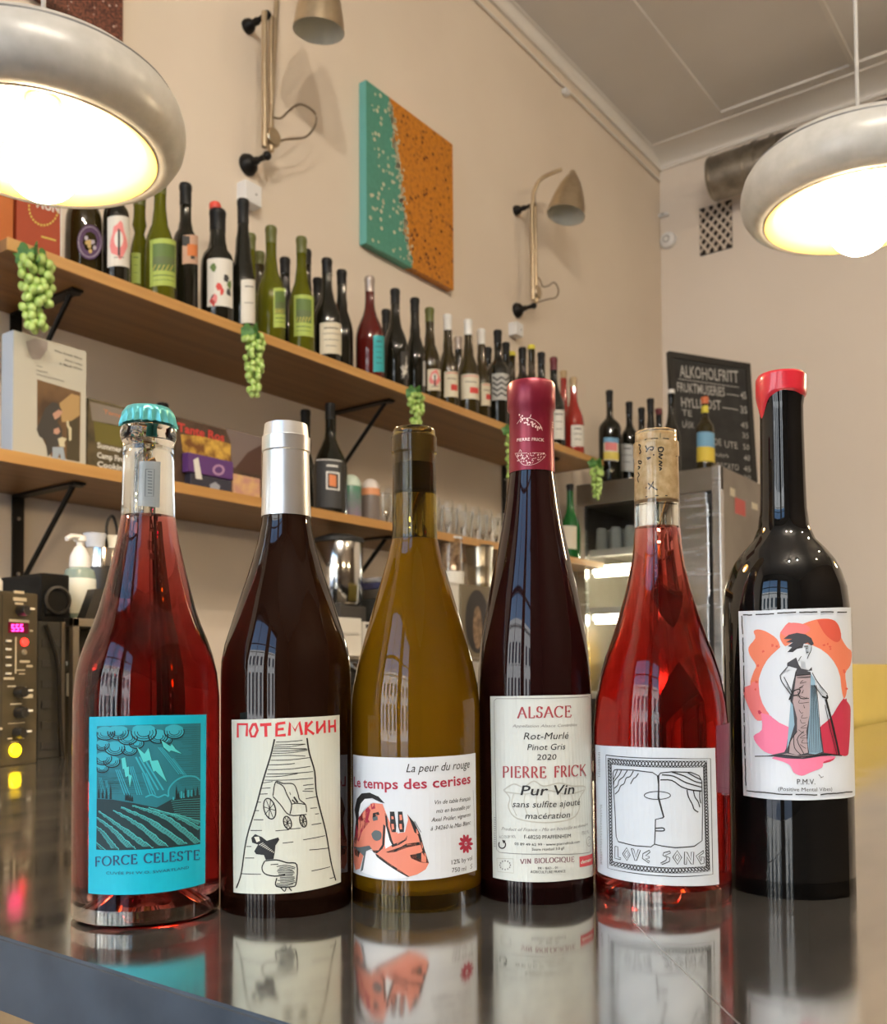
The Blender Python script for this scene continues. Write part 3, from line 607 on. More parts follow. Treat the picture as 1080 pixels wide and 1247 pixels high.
Q('white', [(262, 600), (285, 690), (300, 720), (260, 745), (255, 720)], 3); Q('slate', [(60, 730), (100, 735), (160, 725), (175, 745), (140, 760), (120, 880), (105, 890), (125, 790), (95, 760)], 4)
Q('white', [(140, 762), (175, 755), (210, 800), (330, 885), (400, 925), (340, 935), (220, 930), (110, 890)], 3)
for x0, y0, x1, y1 in [(302, 515, 318, 640), (352, 515, 368, 640)]:
    Q('blk', [(x0-16, y0-5), (x0+12, y0-5), (x1+8, y1-40), (x1+6, y1), (x1-20, y1), (x0-14, y0+90)], 4)
    for k in range(2): Q('salmon', [(x0-7, y0+15+k*58), (x0+8, y0+15+k*58), (x0+12, y0+48+k*58), (x0-4, y0+50+k*58)] if x0 > 340 or k else [(x0-7, y0+25), (x0+6, y0+25), (x0+9, y0+42), (x0-5, y0+44)], 5)
    Q('salmon', [(x1-22, y1+5), (x1+16, y1), (x1+18, y1+50), (x1-10, y1+60)], 5)
Q('blk', [(255, 520), (268, 530), (275, 600), (300, 690), (310, 715), (375, 690), (395, 660), (390, 690), (345, 720), (300, 735), (285, 700), (262, 610)], 5)
Q('blk', [(395, 527), (440, 580), (475, 650), (500, 740), (530, 835), (480, 832), (420, 805), (412, 785), (478, 770), (490, 760), (462, 660), (440, 640), (410, 560)], 4)
Q('blk', [(262, 765), (350, 735), (390, 712), (470, 702), (478, 720), (400, 735), (320, 765), (275, 770)], 5)
Q('blk', [(195, 775), (215, 785), (330, 868), (410, 922), (395, 922), (310, 875), (205, 800)], 5); Q('blk', [(60, 735), (85, 740), (100, 765), (90, 800), (70, 785)], 5)
L.line('blk', [(135, 866), (160, 872), (188, 873)], 2, 3); L.line('slate', [(440, 570), (480, 640)], 4, 4)
L.build({'blk': ink('print_black', (.015, .014, .014)), 'wine': ink('wine_red', (.38, .02, .05)), 'salmon': ink('salmon', (.72, .23, .15)), 'white': ink('white', (.80, .82, .84)), 'slate': ink('slate', (.10, .13, .14))},
        {'blk': 'lettering', 'wine': 'title', 'salmon': 'skin_print', 'white': 'white_print', 'slate': 'grey_print'},
        [[(55, 150), (250, 167), (440, 170), (640, 160), (822, 140)], [(58, 893), (150, 925), (280, 945), (440, 946), (620, 930), (740, 905), (830, 880)]], mat('white_paper', (.66, .70, .74), .5))
# --- bottle 4: cream label in serif capitals
L = Label(b4, b4.R, 580, 820, 4.156)
L.glyphs('red', 'ALSACE', (212, 226), (476, 220), 55, 9, 3)
L.text('grey', 'Appellation Alsace Contrôlée', (184, 272), (505, 266), 14, 3, .4)
L.text('blk', 'Rot-Murlé', (240, 334), (462, 330), 34, 3, .25); L.text('blk', 'Pinot Gris', (258, 388), (446, 384), 30, 3, .2); L.text('blk', '2020', (305, 438), (402, 436), 28, 3, .15)
L.glyphs('red', 'PIERRE', (136, 526), (350, 528), 55, 9, 3); L.glyphs('red', 'FRICK', (394, 526), (550, 516), 55, 9, 3)
bowl = [(140, 590), (190, 560), (240, 575), (290, 545), (340, 570), (420, 555), (480, 570), (548, 575), (515, 640), (520, 680), (480, 735), (350, 755), (210, 735), (165, 680), (170, 630)]
L.line('faint', bowl, 6, 1, smooth=4, closed=True); L.line('faint', [(150, 600), (250, 610), (350, 590), (460, 612), (540, 590)], 5, 1, smooth=4)
for k in range(6): L.line('faint', [(190+k*58, 610), (180+k*62, 660), (205+k*55, 720)], 4, 1, smooth=3)
L.text('blk', 'Pur Vin', (224, 615), (490, 608), 48, 3, .25, .01); L.text('blk', 'sans sulfite ajouté', (184, 676), (520, 664), 32, 3, .22); L.text('blk', 'macération', (248, 735), (470, 728), 30, 3, .22)
L.text('grey', 'Product of France - Mis en bouteille au domaine', (130, 792), (560, 768), 16, 3, .4)
L.text('blk', 'F-68250 PFAFFENHEIM', (243, 836), (475, 830), 19, 3); L.text('grey', 'ALC.12% BY VOL', (118, 834), (202, 832), 14, 3); L.text('grey', '750 ML', (530, 818), (566, 808), 18, 3)
L.text('blk', '03 89 49 62 99 · www.pierrefrick.com', (195, 868), (520, 856), 13, 3); L.text('blk', 'Sucre résiduel 3.0 g/l', (282, 896), (442, 890), 13, 3)
L.line('blk', [(133+17*cos(radians(a)), 866+19*sin(radians(a))) for a in range(-60, 230, 20)], 6, 3); L.poly('blk', [(133, 842), (150, 846), (140, 862)], 3)
L.line('grey', [(566+12*cos(radians(a)), 850+24*sin(radians(a))) for a in range(0, 360, 25)], 3, 3, closed=True); L.line('grey', [(572, 838), (562, 844), (570, 856), (560, 864)], 3, 3)
L.line('grey', [(92, 140), (104, 128), (350, 126), (560, 118), (570, 128), (584, 880), (570, 905), (350, 913), (120, 905), (105, 890)], 3, 3, closed=True)
L.line('faint', [(106, 935), (188, 938), (190, 1010), (110, 1002)], 3, 3, closed=True)
for k in range(12): a = radians(30*k); x, y = 148+26*cos(a), 970+22*sin(a); L.poly('grey', [(x+4*cos(radians(q)), y+5*sin(radians(q))) for q in range(0, 360, 72)], 3)
L.glyphs('mauve', 'VIN BIOLOGIQUE', (224, 964), (492, 952), 25, 5, 3, serif=False); L.text('blk', 'FR - BIO - 01', (312, 992), (410, 988), 12, 3); L.text('blk', 'AGRICULTURE FRANCE', (274, 1010), (448, 1006), 13, 3)
L.poly('redbox', [(518, 928), (584, 910), (586, 964), (520, 980)], 3); L.text('cream', 'demeter', (524, 964), (580, 946), 18, 4, .2, .02)
for k in range(14): L.line('grey', [(92, 730+k*11), (101, 731+k*11)], 3, 3)
L.build({'red': ink('oxblood', (.36, .05, .06)), 'grey': ink('grey_print', (.25, .25, .24)), 'blk': ink('print_black', (.015, .014, .014)), 'faint': ink('faint_grey', (.46, .46, .40)), 'mauve': ink('mauve', (.25, .14, .16)), 'redbox': ink('logo_red', (.55, .06, .07)), 'cream': ink('cream', (.66, .66, .56))},
        {'red': 'title', 'grey': 'small_print', 'blk': 'lettering', 'faint': 'bowl_drawing', 'mauve': 'lettering', 'redbox': 'logo', 'cream': 'logo_text'},
        [[(72, 116), (330, 112), (576, 105)], [(86, 1032), (200, 1052), (330, 1056), (480, 1044), (598, 1014)]], mat('ivory_paper', (.60, .63, .59), .55))
# capsule print of bottle 4
L = Label(b4, b4.rad(26.6)+.0005, 610, 460, 9.59, e=.0001)
for i in range(34):
    t = i/33; x = 225+240*t+rnd.uniform(-22, 22); y = 470+130*t+rnd.uniform(-40, 36)*(1-.4*t); L.poly('gold', [(x+9*cos(radians(a)), y+11*sin(radians(a))) for a in range(0, 360, 60)], 1)
L.line('gold', [(190, 540), (240, 480), (330, 470), (350, 430)], 7, 1, smooth=3); L.line('gold', [(330, 470), (400, 500), (460, 560), (480, 620)], 6, 1, smooth=3)
L.text('gold', 'PIERRE FRICK', (190, 748), (500, 748), 36, 1, 0, .02)
for i in range(70):
    x = rnd.uniform(190, 500); ymax = 1030-abs(x-330)*.45; y = rnd.uniform(880, max(895, ymax)); L.poly('gold', [(x+6*cos(radians(a)), y+8*sin(radians(a))) for a in range(0, 360, 72)], 1)
L.line('gold', [(170, 885), (500, 885), (470, 960), (380, 1015), (270, 1020), (215, 960), (170, 885)], 5, 1, smooth=3)
L.line('gold', [(215, 870), (230, 840), (245, 868)], 8, 1)
for k in range(3): L.line('gold', [(590, 520+k*28), (612, 530+k*28)], 9, 1)
mk = {'gold': ink('rose_gold', (.75, .50, .45), .35, metal=.3)}
key = [k for k in L.ink]; v, f, lvl = L.ink['gold']
for vv_ in [0]:
    me = bpy.data.meshes.new('grape_print'); bm = bmesh.new(); bv = [bm.verts.new(b4_) for b4_ in [L.h.wrap(a, b, L.R, interp(b4.prof, b)+.0009-L.R) for a, b in v]]
    for q in f:
        if len(set(q)) > 2:
            try: bm.faces.new([bv[i] for i in q])
            except ValueError: pass
    bm.to_mesh(me); bm.free(); me.materials.append(mk['gold']); link('grape_print', me, [o for o in b4.root.children if o.name.startswith('capsule')][0])
# --- bottle 5: two profiles in a braided border
L = Label(b5, b5.R, 710, 880, 5.195)
K = lambda p, wd=7, sm=0, cl=False: L.line('ink', p, wd, 2, smooth=sm, closed=cl)
def seg(P0, P1, n): return [(P0[0]+(P1[0]-P0[0])*i/n, P0[1]+(P1[1]-P0[1])*i/n) for i in range(n+1)]
outer = [(148, 205), (350, 222), (560, 226), (802, 227), (817, 958), (560, 972), (330, 952), (160, 920)]
inner = [(160, 225), (350, 240), (560, 243), (778, 241), (798, 938), (560, 950), (340, 934), (172, 900)]
K(outer, 5, 0, True)
inn2 = [(182, 262), (350, 276), (560, 281), (757, 280), (774, 908), (560, 918), (340, 902), (190, 876)]
K(inner, 4, 0, True); K(inn2, 4, 0, True)
def braid(A, B, n):
    (a0, a1), (c0, c1) = A, B; P = []; Q_ = []
    for i in range(n*6+1):
        t = i/(n*6); s = .5+.42*sin(pi*2*n*t*.5); o = (a0[0]+(a1[0]-a0[0])*t, a0[1]+(a1[1]-a0[1])*t); w_ = (c0[0]+(c1[0]-c0[0])*t, c0[1]+(c1[1]-c0[1])*t)
        P.append((o[0]+(w_[0]-o[0])*s, o[1]+(w_[1]-o[1])*s)); Q_.append((o[0]+(w_[0]-o[0])*(1-s), o[1]+(w_[1]-o[1])*(1-s)))
    K(P, 5.5); K(Q_, 5.5)
for i, j, n in [(0, 1, 10), (1, 2, 10), (2, 3, 10), (4, 5, 11), (5, 6, 10), (6, 7, 8)]: braid((inner[i], inner[j]), (inn2[i], inn2[j]), n)
braid((inner[3], inner[4]), (inn2[3], inn2[4]), 34); braid((inner[7], inner[0]), (inn2[7], inn2[0]), 32)
K([(200, 300), (215, 296), (320, 300), (440, 315), (470, 335), (478, 400), (474, 475), (492, 540), (508, 595), (500, 602), (458, 612), (456, 700), (452, 768), (430, 785), (330, 778), (225, 752), (212, 720), (205, 560), (195, 400), (192, 320), (200, 300)], 6)
K([(474, 340), (490, 318), (560, 310), (680, 314), (730, 335), (748, 370), (752, 560), (750, 745), (700, 782), (580, 790), (500, 780), (452, 768)], 6)
K([(478, 330), (478, 470), (495, 540), (510, 596), (500, 604)], 8)
K([(470+82*cos(radians(a)), 460+25*sin(radians(a))) for a in range(0, 360, 12)], 5, 0, True)
K([(460, 668), (500, 665), (513, 672), (508, 684), (460, 684)], 7, 3)
for k, pts in enumerate([[(220, 300), (196, 360)], [(245, 300), (232, 330), (200, 370), (198, 392)], [(282, 302), (265, 330), (255, 345), (230, 365), (222, 395), (200, 415)], [(320, 305), (300, 340), (275, 350), (262, 385), (240, 400), (228, 430), (205, 452)], [(352, 320), (335, 345), (320, 355), (302, 388)]]): K(pts, 6, 3)
for pts in [[(498, 330), (570, 338), (640, 375), (700, 395), (746, 408)], [(488, 362), (560, 365), (620, 405), (680, 425), (745, 432)], [(560, 312), (640, 338), (700, 370), (745, 382)], [(660, 316), (710, 345), (746, 362)], [(655, 425), (665, 470), (690, 520), (700, 548), (726, 566)], [(695, 430), (705, 470), (725, 500), (735, 535)], [(735, 435), (735, 480), (742, 510)]]: K(pts, 7, 3)
def hollow(pts, wd=5): L.line('ink', pts, wd, 2, closed=True)
hollow([(205, 782), (222, 784), (224, 850), (242, 856), (240, 866), (204, 858)]); hollow([(252, 830), (278, 790), (300, 836), (280, 872)]); hollow([(264, 832), (278, 808), (290, 836), (280, 856)], 4)
hollow([(306, 796), (322, 800), (336, 850), (350, 802), (364, 806), (340, 872), (330, 872)]); hollow([(420, 806), (380, 828), (376, 858), (418, 888), (422, 877), (396, 860), (420, 855), (420, 846), (396, 842), (424, 819)])
hollow([(548, 812), (510, 822), (504, 838), (530, 852), (524, 870), (490, 888), (500, 896), (545, 878), (548, 856), (520, 838), (552, 824)]); hollow([(566, 850), (594, 808), (622, 852), (596, 896)]); hollow([(580, 852), (594, 830), (608, 852), (596, 874)], 4)
hollow([(638, 894), (640, 816), (656, 820), (680, 870), (682, 818), (698, 818), (694, 896), (680, 892), (654, 848), (652, 896)]); hollow([(758, 808), (712, 842), (742, 894), (762, 888), (762, 850), (738, 850), (748, 862), (744, 876), (728, 846), (760, 822)])
for k in range(16): L.line('grey', [(104+rnd.uniform(-6, 0), 190+k*10), (112, 190+k*10)], 4, 2)
for k in range(50): L.line('grey', [(112, 520+k*7.6), (124+rnd.uniform(-4, 2), 521+k*7.6)], 3, 2)
L.build({'ink': ink('drawing_black', (.012, .012, .012)), 'grey': ink('grey_print', (.25, .25, .24))}, {'ink': 'drawing', 'grey': 'small_print'},
        [[(80, 140), (240, 150), (450, 158), (640, 162), (832, 160)], [(95, 940), (200, 985), (330, 1010), (480, 1026), (660, 1033), (857, 1022)]], mat('cool_white_paper', (.58, .63, .68), .55))
# back label of bottle 5, seen through the glass on the right
L = Label(b5, b5.R, 710, 880, 5.195)
L.line('p', [(916, 100), (920, 420), (855, 408)], 3, 1)
L.build({'p': ink('dark_plum', (.10, .02, .05))}, {'p': 'print'}, [[(840, 20), (880, 12), (915, 4), (925, 0)], [(845, 440), (880, 445), (915, 450), (922, 448)]], mat('plum_paper', (.15, .035, .06), .5), 6, 'back_label')
# cork brand of bottle 5
L = Label(b5, b5.rad(28), 760, 515, 11.34, e=.0001)
K = lambda p, wd=19, sm=3: L.line('ink', p, wd, 1, smooth=sm)
K([(285, 310), (310, 370), (290, 395)]); K([(310, 370), (350, 330), (400, 330), (385, 370), (350, 360)]); K([(300, 480), (360, 470), (310, 500)]); K([(395, 430), (415, 440)])
K([(475, 335), (545, 340), (530, 390), (480, 385), (475, 335)]); K([(520, 325), (490, 345)]); K([(480, 420), (540, 435), (480, 460), (530, 490)]); K([(480, 520), (530, 540), (485, 570), (530, 590)]); K([(485, 610), (520, 625), (490, 650)])
K([(185, 300), (215, 310), (200, 350), (220, 400), (195, 420)]); K([(180, 520), (225, 530), (215, 560), (185, 550), (180, 520)]); K([(175, 600), (205, 610), (175, 640)]); K([(175, 680), (195, 720), (170, 760), (185, 820)])
K([(320, 830), (350, 850), (440, 915), (460, 910)], 18); K([(400, 805), (370, 860), (330, 915)], 16); K([(285, 905), (300, 880)], 14)
L.line('ink', [(145, 1060), (290, 1018), (450, 1000), (600, 1000), (765, 1030)], 14, 1); L.line('ink', [(150, 1140), (300, 1115)], 9, 1); L.line('ink', [(440, 1105), (600, 1108), (740, 1120)], 12, 1)
L.line('ink', [(270, 235), (400, 212), (470, 212)], 10, 1); L.line('ink', [(540, 210), (630, 220)], 10, 1); L.line('ink', [(505, 130), (503, 205)], 8, 1); L.line('ink', [(730, 455), (760, 458)], 16, 1)
v, f, lvl = L.ink['ink']; me = bpy.data.meshes.new('cork_brand'); me.from_pydata([L.h.wrap(a, b, b5.rad(25.2), .0002) for a, b in [(u*25.2/28, z) for u, z in v]], [], f); me.materials.append(ink('brand_black', (.02, .015, .01))); link('cork_brand', me, c5)
# --- bottle 6: watercolour with a lady
L = Label(b6, b6.R, 890, 730, 4.988)
Q = lambda k, p, l=2, sm=0: L.poly(k, p, l, sm)
left = [(300, 290), (280, 240), (215, 195), (165, 182), (140, 195), (150, 235), (110, 290), (118, 340), (155, 400), (140, 440), (120, 520), (78, 545), (100, 630), (150, 725), (190, 735), (190, 790), (140, 830), (170, 890), (230, 930), (330, 930), (360, 850), (330, 770), (230, 700), (180, 590), (172, 480), (220, 370)]
Q('orange', left[:11]+[(172, 560), (172, 480), (220, 370)], 2, 3); Q('coral', [(120, 520), (78, 545), (100, 630), (150, 725), (190, 735), (240, 715), (190, 620), (172, 520), (140, 500)], 3, 3)
Q('pink', [(185, 690), (190, 790), (140, 830), (170, 890), (230, 935), (340, 935), (370, 800), (300, 750), (240, 705)], 4, 3)
Q('orange', [(300, 200), (350, 140), (400, 160), (470, 135), (540, 118), (610, 122), (650, 160), (665, 230), (700, 290), (728, 320), (720, 400), (690, 450), (700, 550), (680, 600), (655, 480), (610, 370), (530, 300), (430, 280), (340, 290), (300, 240)], 2, 3)
Q('red', [(520, 125), (610, 122), (650, 160), (665, 230), (640, 260), (600, 240), (560, 200)], 3, 3); Q('coral', [(300, 200), (350, 145), (440, 150), (480, 180), (440, 210), (340, 225)], 3, 3)
Q('crimson', [(680, 600), (715, 640), (722, 700), (712, 900), (700, 948), (650, 945), (560, 935), (540, 900), (530, 790), (600, 720), (650, 640)], 3, 3)
Q('pink', [(250, 965), (350, 1000), (380, 1050), (430, 1070), (480, 1050), (550, 1020), (560, 985), (620, 965), (600, 950), (300, 950)], 3, 3); Q('crimson', [(480, 965), (620, 955), (600, 985), (500, 1000)], 4, 3)
Q('blank', [(418+246*cos(radians(a)), 525+258*sin(radians(a))) for a in range(0, 360, 12)], 5)
for i in range(26):
    a = rnd.uniform(0, 2*pi); x, y = 418+rnd.uniform(262, 300)*cos(a), 525+rnd.uniform(275, 320)*sin(a); Q('red' if y < 600 else 'crimson', [(x+rnd.uniform(4, 12)*cos(radians(q)), y+rnd.uniform(4, 12)*sin(radians(q))) for q in range(0, 360, 60)], 4)
# gown, drape, arms, head
Q('shade', [(335, 905), (355, 780), (362, 620), (375, 520), (390, 440), (400, 420), (480, 440), (500, 520), (520, 640), (560, 930), (420, 945), (320, 935)], 6)
Q('gown', [(395, 460), (480, 455), (478, 560), (475, 700), (455, 800), (465, 930), (400, 945), (350, 930), (350, 880), (400, 800), (400, 720), (375, 620), (385, 540)], 7)
Q('drape', [(482, 450), (505, 490), (520, 600), (535, 800), (550, 925), (510, 940), (470, 935), (462, 860), (475, 700), (478, 560)], 8); Q('drape', [(362, 620), (375, 640), (385, 760), (350, 880), (340, 905), (350, 780)], 8)
Q('blank', [(300, 460), (350, 400), (380, 405), (322, 470), (370, 565), (395, 575), (375, 615), (352, 610), (365, 580), (310, 500)], 8)
Q('blank', [(408, 370), (420, 350), (445, 360), (475, 390), (492, 430), (430, 432), (410, 410)], 8); Q('blank', [(490, 445), (520, 500), (580, 575), (580, 590), (550, 590), (500, 520)], 8)
Q('blank', [(425, 345), (430, 290), (460, 268), (485, 285), (482, 310), (470, 335), (460, 360), (440, 365)], 9)
Q('shade', [(395, 352), (342, 385), (340, 402), (400, 420), (410, 440), (490, 432), (488, 410), (470, 430), (425, 420), (410, 395)], 9)
Q('shade', [(320, 240), (350, 215), (400, 203), (450, 212), (485, 235), (500, 270), (485, 282), (465, 262), (440, 270), (432, 295), (400, 300), (375, 320), (345, 318), (370, 290), (345, 285), (375, 262), (335, 260), (370, 240)], 10)
for p in [[(345, 232), (400, 225), (460, 232)], [(350, 275), (400, 250), (450, 245)], [(355, 305), (400, 280), (430, 270)], [(370, 215), (430, 215), (480, 250)]]: L.line('blank', p, 3, 11, smooth=3)
K = lambda p, wd=4, sm=3, l=11: L.line('ink', p, wd, l, smooth=sm)
K([(345, 318), (390, 300), (420, 285)], 4); K([(440, 285), (465, 283)], 5); K([(452, 300), (462, 296)], 4); K([(455, 322), (468, 320)], 5); K([(485, 285), (482, 310), (470, 335), (460, 360)]); K([(425, 345), (415, 360), (408, 375)])
K([(300, 460), (350, 400)]); K([(300, 460), (310, 500), (365, 580)], 5); K([(322, 470), (370, 565)]); K([(352, 610), (375, 560), (415, 545), (410, 575), (375, 585)], 6); K([(355, 610), (365, 590)], 6)
K([(490, 445), (520, 500), (580, 575)]); K([(500, 520), (550, 590)]); K([(548, 588), (580, 600), (575, 580)], 10); K([(570, 605), (610, 760), (650, 942)], 13, 0); K([(565, 640), (595, 780), (635, 940)], 4, 0)
K([(395, 462), (480, 455)], 5); K([(400, 475), (478, 470)], 4); K([(362, 620), (375, 520), (395, 440)], 4); K([(405, 560), (420, 600), (470, 600)], 4)
for i in range(14): K([(390+rnd.uniform(0, 70), 490+i*30), (400+rnd.uniform(0, 60), 510+i*30), (430+rnd.uniform(0, 40), 500+i*31)], 2.6)
for i in range(7): K([(484+i*5, 520), (482+i*8, 700), (470+i*12, 930)], 2.8)
K([(400, 800), (360, 860), (350, 930)], 5); K([(440, 800), (400, 850), (440, 935)], 4); K([(380, 830), (385, 900), (420, 940)], 4)
K([(150, 952), (250, 950), (330, 945), (420, 955), (560, 940), (665, 948)], 6); Q('shade', [(230, 948), (330, 925), (420, 945), (560, 930), (640, 942), (540, 952), (440, 968), (340, 965)], 10); Q('gown', [(300, 945), (340, 935), (420, 950), (540, 938), (430, 960)], 11)
L.text('ink', 'P.M.V.', (400, 1122), (508, 1122), 32, 5); L.text('ink', '(Positive Mental Vibes)', (288, 1160), (608, 1160), 22, 5); K([(528, 1062), (545, 1082)], 3, 0); K([(540, 1082), (556, 1074)], 3, 0)
def dash(pts, gaps=.035, wd=7):
    c = []
    for A, B in zip(pts, pts[1:]):
        n = max(2, int(hypot(B[0]-A[0], B[1]-A[1])/18)); c += [(A[0]+(B[0]-A[0])*i/n+rnd.uniform(-1.5, 1.5), A[1]+(B[1]-A[1])*i/n+rnd.uniform(-1.5, 1.5)) for i in range(n)]
    run = []
    for q in c:
        run.append(q)
        if len(run) > 3 and rnd.random() < .16:
            if len(run) > 1: L.line('ink', run, wd, 5)
            run = []
    if len(run) > 1: L.line('ink', run, wd, 5)
dash([(80, 95), (190, 92), (340, 80), (520, 76), (715, 78)]); dash([(72, 100), (85, 400), (88, 800), (98, 1150)]); dash([(100, 1162), (300, 1182), (520, 1186), (748, 1165)]); dash([(722, 85), (732, 400), (742, 800), (748, 1150)], wd=5)
L.build({'orange': ink('watercolour_orange', (.78, .21, .11)), 'coral': ink('watercolour_coral', (.80, .20, .19)), 'pink': ink('watercolour_pink', (.82, .20, .33)), 'red': ink('watercolour_red', (.68, .10, .06)), 'crimson': ink('watercolour_crimson', (.52, .03, .07)), 'blank': ink('paper_white', (.66, .70, .74)),
         'shade': ink('charcoal', (.05, .05, .06)), 'gown': ink('gown_mauve', (.42, .32, .32)), 'drape': ink('drape_blue', (.25, .40, .50)), 'ink': ink('drawing_black', (.012, .012, .012))},
        {'orange': 'watercolour', 'coral': 'watercolour', 'pink': 'watercolour', 'red': 'watercolour', 'crimson': 'watercolour', 'blank': 'moon_disc', 'shade': 'hair_and_shadow', 'gown': 'gown', 'drape': 'drape', 'ink': 'drawing'},
        [[(48, 72), (200, 68), (380, 58), (560, 52), (728, 50)], [(78, 1190), (230, 1212), (430, 1220), (600, 1212), (758, 1188)]], mat('white_paper', (.66, .70, .74), .5))
# ================================================================= shelves on the left wall
SU, SLO = 2.18, 1.72                             # upper faces of the two shelves
shw = noisy(mat('shelf_pine', rough=.42), (.17, .075, .022), (.27, .13, .04), 3.5, 9, stretch=(.35, 9, 9), bump=.05, lo=.3, hi=.7)
blk = mat('black_iron', (.012, .011, .010), .45, .6)
screw = mat('screw_steel', (.5, .48, .44), .3, 1.)
su = thing('wall_shelf', 'upper pine wall shelf holding the long row of wine bottles', 'shelf')
MB().bbox((1.063, 1.953, SU-.026), (3.83, 2.30, SU), .001).build('shelf_board', shw, su)
edm = noisy(mat('edge_band', rough=.4), (.44, .22, .06), (.60, .34, .11), 3.5, 9, stretch=(.35, 9, 9), lo=.3, hi=.7)
MB().bbox((1.063, 1.947, SU-.0265), (3.83, 1.953, SU+.0005), .001).build('front_edge', edm, su)
slo = thing('wall_shelf', 'lower pine wall shelf holding books and glasses', 'shelf')
MB().bbox((.88, 1.953, SLO-.026), (3.83, 2.30, SLO), .001).build('shelf_board', shw, slo)
MB().bbox((.88, 1.947, SLO-.0265), (3.83, 1.953, SLO+.0005), .001).build('front_edge', edm, slo)
def bracket(root, x, z):
    m = MB(); m.box((x-.015, 2.02, z-.006), (x+.015, 2.296, z)); m.box((x-.015, 2.290, z-.27), (x+.015, 2.296, z-.006))
    m.tube([(x, 2.05, z-.006), (x, 2.29, z-.24)], .007, 6)
    m.lathe([(0, 0), (.016, 0), (.016, .004), (0, .006)], 12, (x, 2.035, z-.009))
    b = m.build('bracket', blk, root)
    for zz in (z-.06, z-.2): MB().lathe([(0, 0), (.005, 0), (.004, .003), (0, .004)], 10, M=Matrix.Translation((x, 2.290, zz)) @ Matrix.Rotation(pi/2, 4, 'X')).build('screw', screw, b)
for x in (1.275, 2.44, 3.55): bracket(su, x, SU-.026)
for x in (1.285, 2.44, 3.55): bracket(slo, x, SLO-.026)
# ---------------------------------------------------------------- bottles on the shelves and the fridge
class Small(Hero):
    def __init__(s, label, cx, x, y, z, H, R, kind, gm, cap=None, capl=.055, group=None, seg=28, capbulge=0.0006, liquid=None):
        s.cx = cx; s.c = Vector((x, y, z)); s.R = R; s.toward = atan2(-y, -x)
        s.root = thing('wine_bottle', label, 'bottle', s.c, 0, group)
        n = .0150; k = {'burgundy': [(R, .40), (R*.985, .44), (R*.90, .50), (R*.70, .57), (R*.52, .625), (n*1.2, .69), (n*1.03, .75), (n, .80)],
             'bordeaux': [(R, .56), (R*.97, .60), (R*.84, .635), (R*.62, .665), (n*1.2, .70), (n*1.03, .73), (n, .78)],
             'hock': [(R, .36), (R*.96, .42), (R*.84, .50), (R*.66, .60), (n*1.35, .70), (n*1.1, .76), (n, .82)],
             'wide': [(R, .50), (R*.98, .56), (R*.86, .62), (R*.62, .665), (n*1.7, .70), (n*1.5, .74), (n*1.4, .80)]}[kind]
        nn = k[-1][0]
        pr = [(0, .004*H), (R*.7, 0), (R*.93, 0), (R, .02*H)]+[(a, b*H) for a, b in k]+[(nn, .955*H), (nn+.0014, .96*H), (nn+.0014, .99*H), (nn-.001, H), (0, H)]
        s.prof = sorted([(a, b) for a, b in pr if a > 0 and b > .01*H], key=lambda q: -q[1])
        MB().lathe(pr, seg).build('glass_body', gm, s.root)
        if cap:
            z0 = H-capl; cp = [(nn+capbulge*.2, z0)]+[(nn+capbulge, z0+.0005)]+[(nn+capbulge, .955*H-.001), (nn+.0014+capbulge, .96*H), (nn+.0014+capbulge, .99*H), (nn, H+.0008), (0, H+.0008)]
            if z0 > .952*H: cp = [(nn+.0014, z0), (nn+.0014+capbulge, z0), (nn+.0014+capbulge, .992*H), (nn, H+.0008), (0, H+.0008)]
            MB().lathe(cp, seg).build('capsule', cap, s.root)
G = {'dark': mat('shelf_dark_glass', (.008, .008, .005), .02, spec=.55), 'olive': mat('shelf_olive_glass', (.115, .12, .008), .03, spec=.5, trans=.25, ior=1.3),
     'brown': mat('shelf_brown_glass', (.028, .020, .005), .02, spec=.55), 'rose': mat('shelf_rose_wine', (.30, .025, .018), .03, spec=.6), 'ruby': mat('shelf_ruby_wine', (.085, .008, .006), .03, spec=.6),
     'green': mat('shelf_green_glass', (.01, .10, .02), .06, spec=.6)}
CAPM = {'black': mat('cap_black', (.008, .008, .008), .45, spec=.25), 'red': mat('cap_red', (.65, .06, .04), .4), 'white': mat('cap_white', (.70, .69, .66), .4), 'yellow': mat('cap_yellow', (.62, .55, .05), .5),
        'olive': mat('cap_olive', (.10, .11, .02), .4), 'wine': mat('cap_wine', (.13, .012, .02), .4), 'cork': mat('cap_cork', (.45, .32, .18), .7), 'clearfoil': mat('cap_pale_foil', (.42, .36, .32), .3, .6), 'orange': mat('cap_orange', (.6, .16, .06), .5)}
PAP = {'white': mat('lab_white', (.66, .64, .58), .6), 'cream': mat('lab_cream', (.62, .57, .44), .6), 'lime': mat('lab_lime', (.36, .46, .09), .6), 'teal': mat('lab_teal', (.03, .36, .40), .6),
       'grey': mat('lab_grey', (.42, .42, .40), .6), 'pinkish': mat('lab_pinkish', (.56, .36, .26), .6), 'blue': mat('lab_blue', (.13, .26, .48), .6), 'yellow': mat('lab_yellow', (.66, .50, .06), .6), 'blackp': mat('lab_black', (.03, .03, .03), .6)}
INKS = {'k': ink('shelf_black', (.03, .03, .03)), 'r': ink('shelf_red', (.55, .05, .04)), 'g': ink('shelf_green', (.10, .17, .04)), 'p': ink('shelf_pink', (.70, .22, .22)), 'w': ink('shelf_white', (.7, .69, .64)), 'b': ink('shelf_blue', (.16, .36, .55)), 'o': ink('shelf_orange', (.65, .20, .06)), 'y': ink('shelf_yellow', (.62, .5, .1)), 'd': ink('shelf_dusk', (.10, .14, .05))}
rs = random.Random(5)
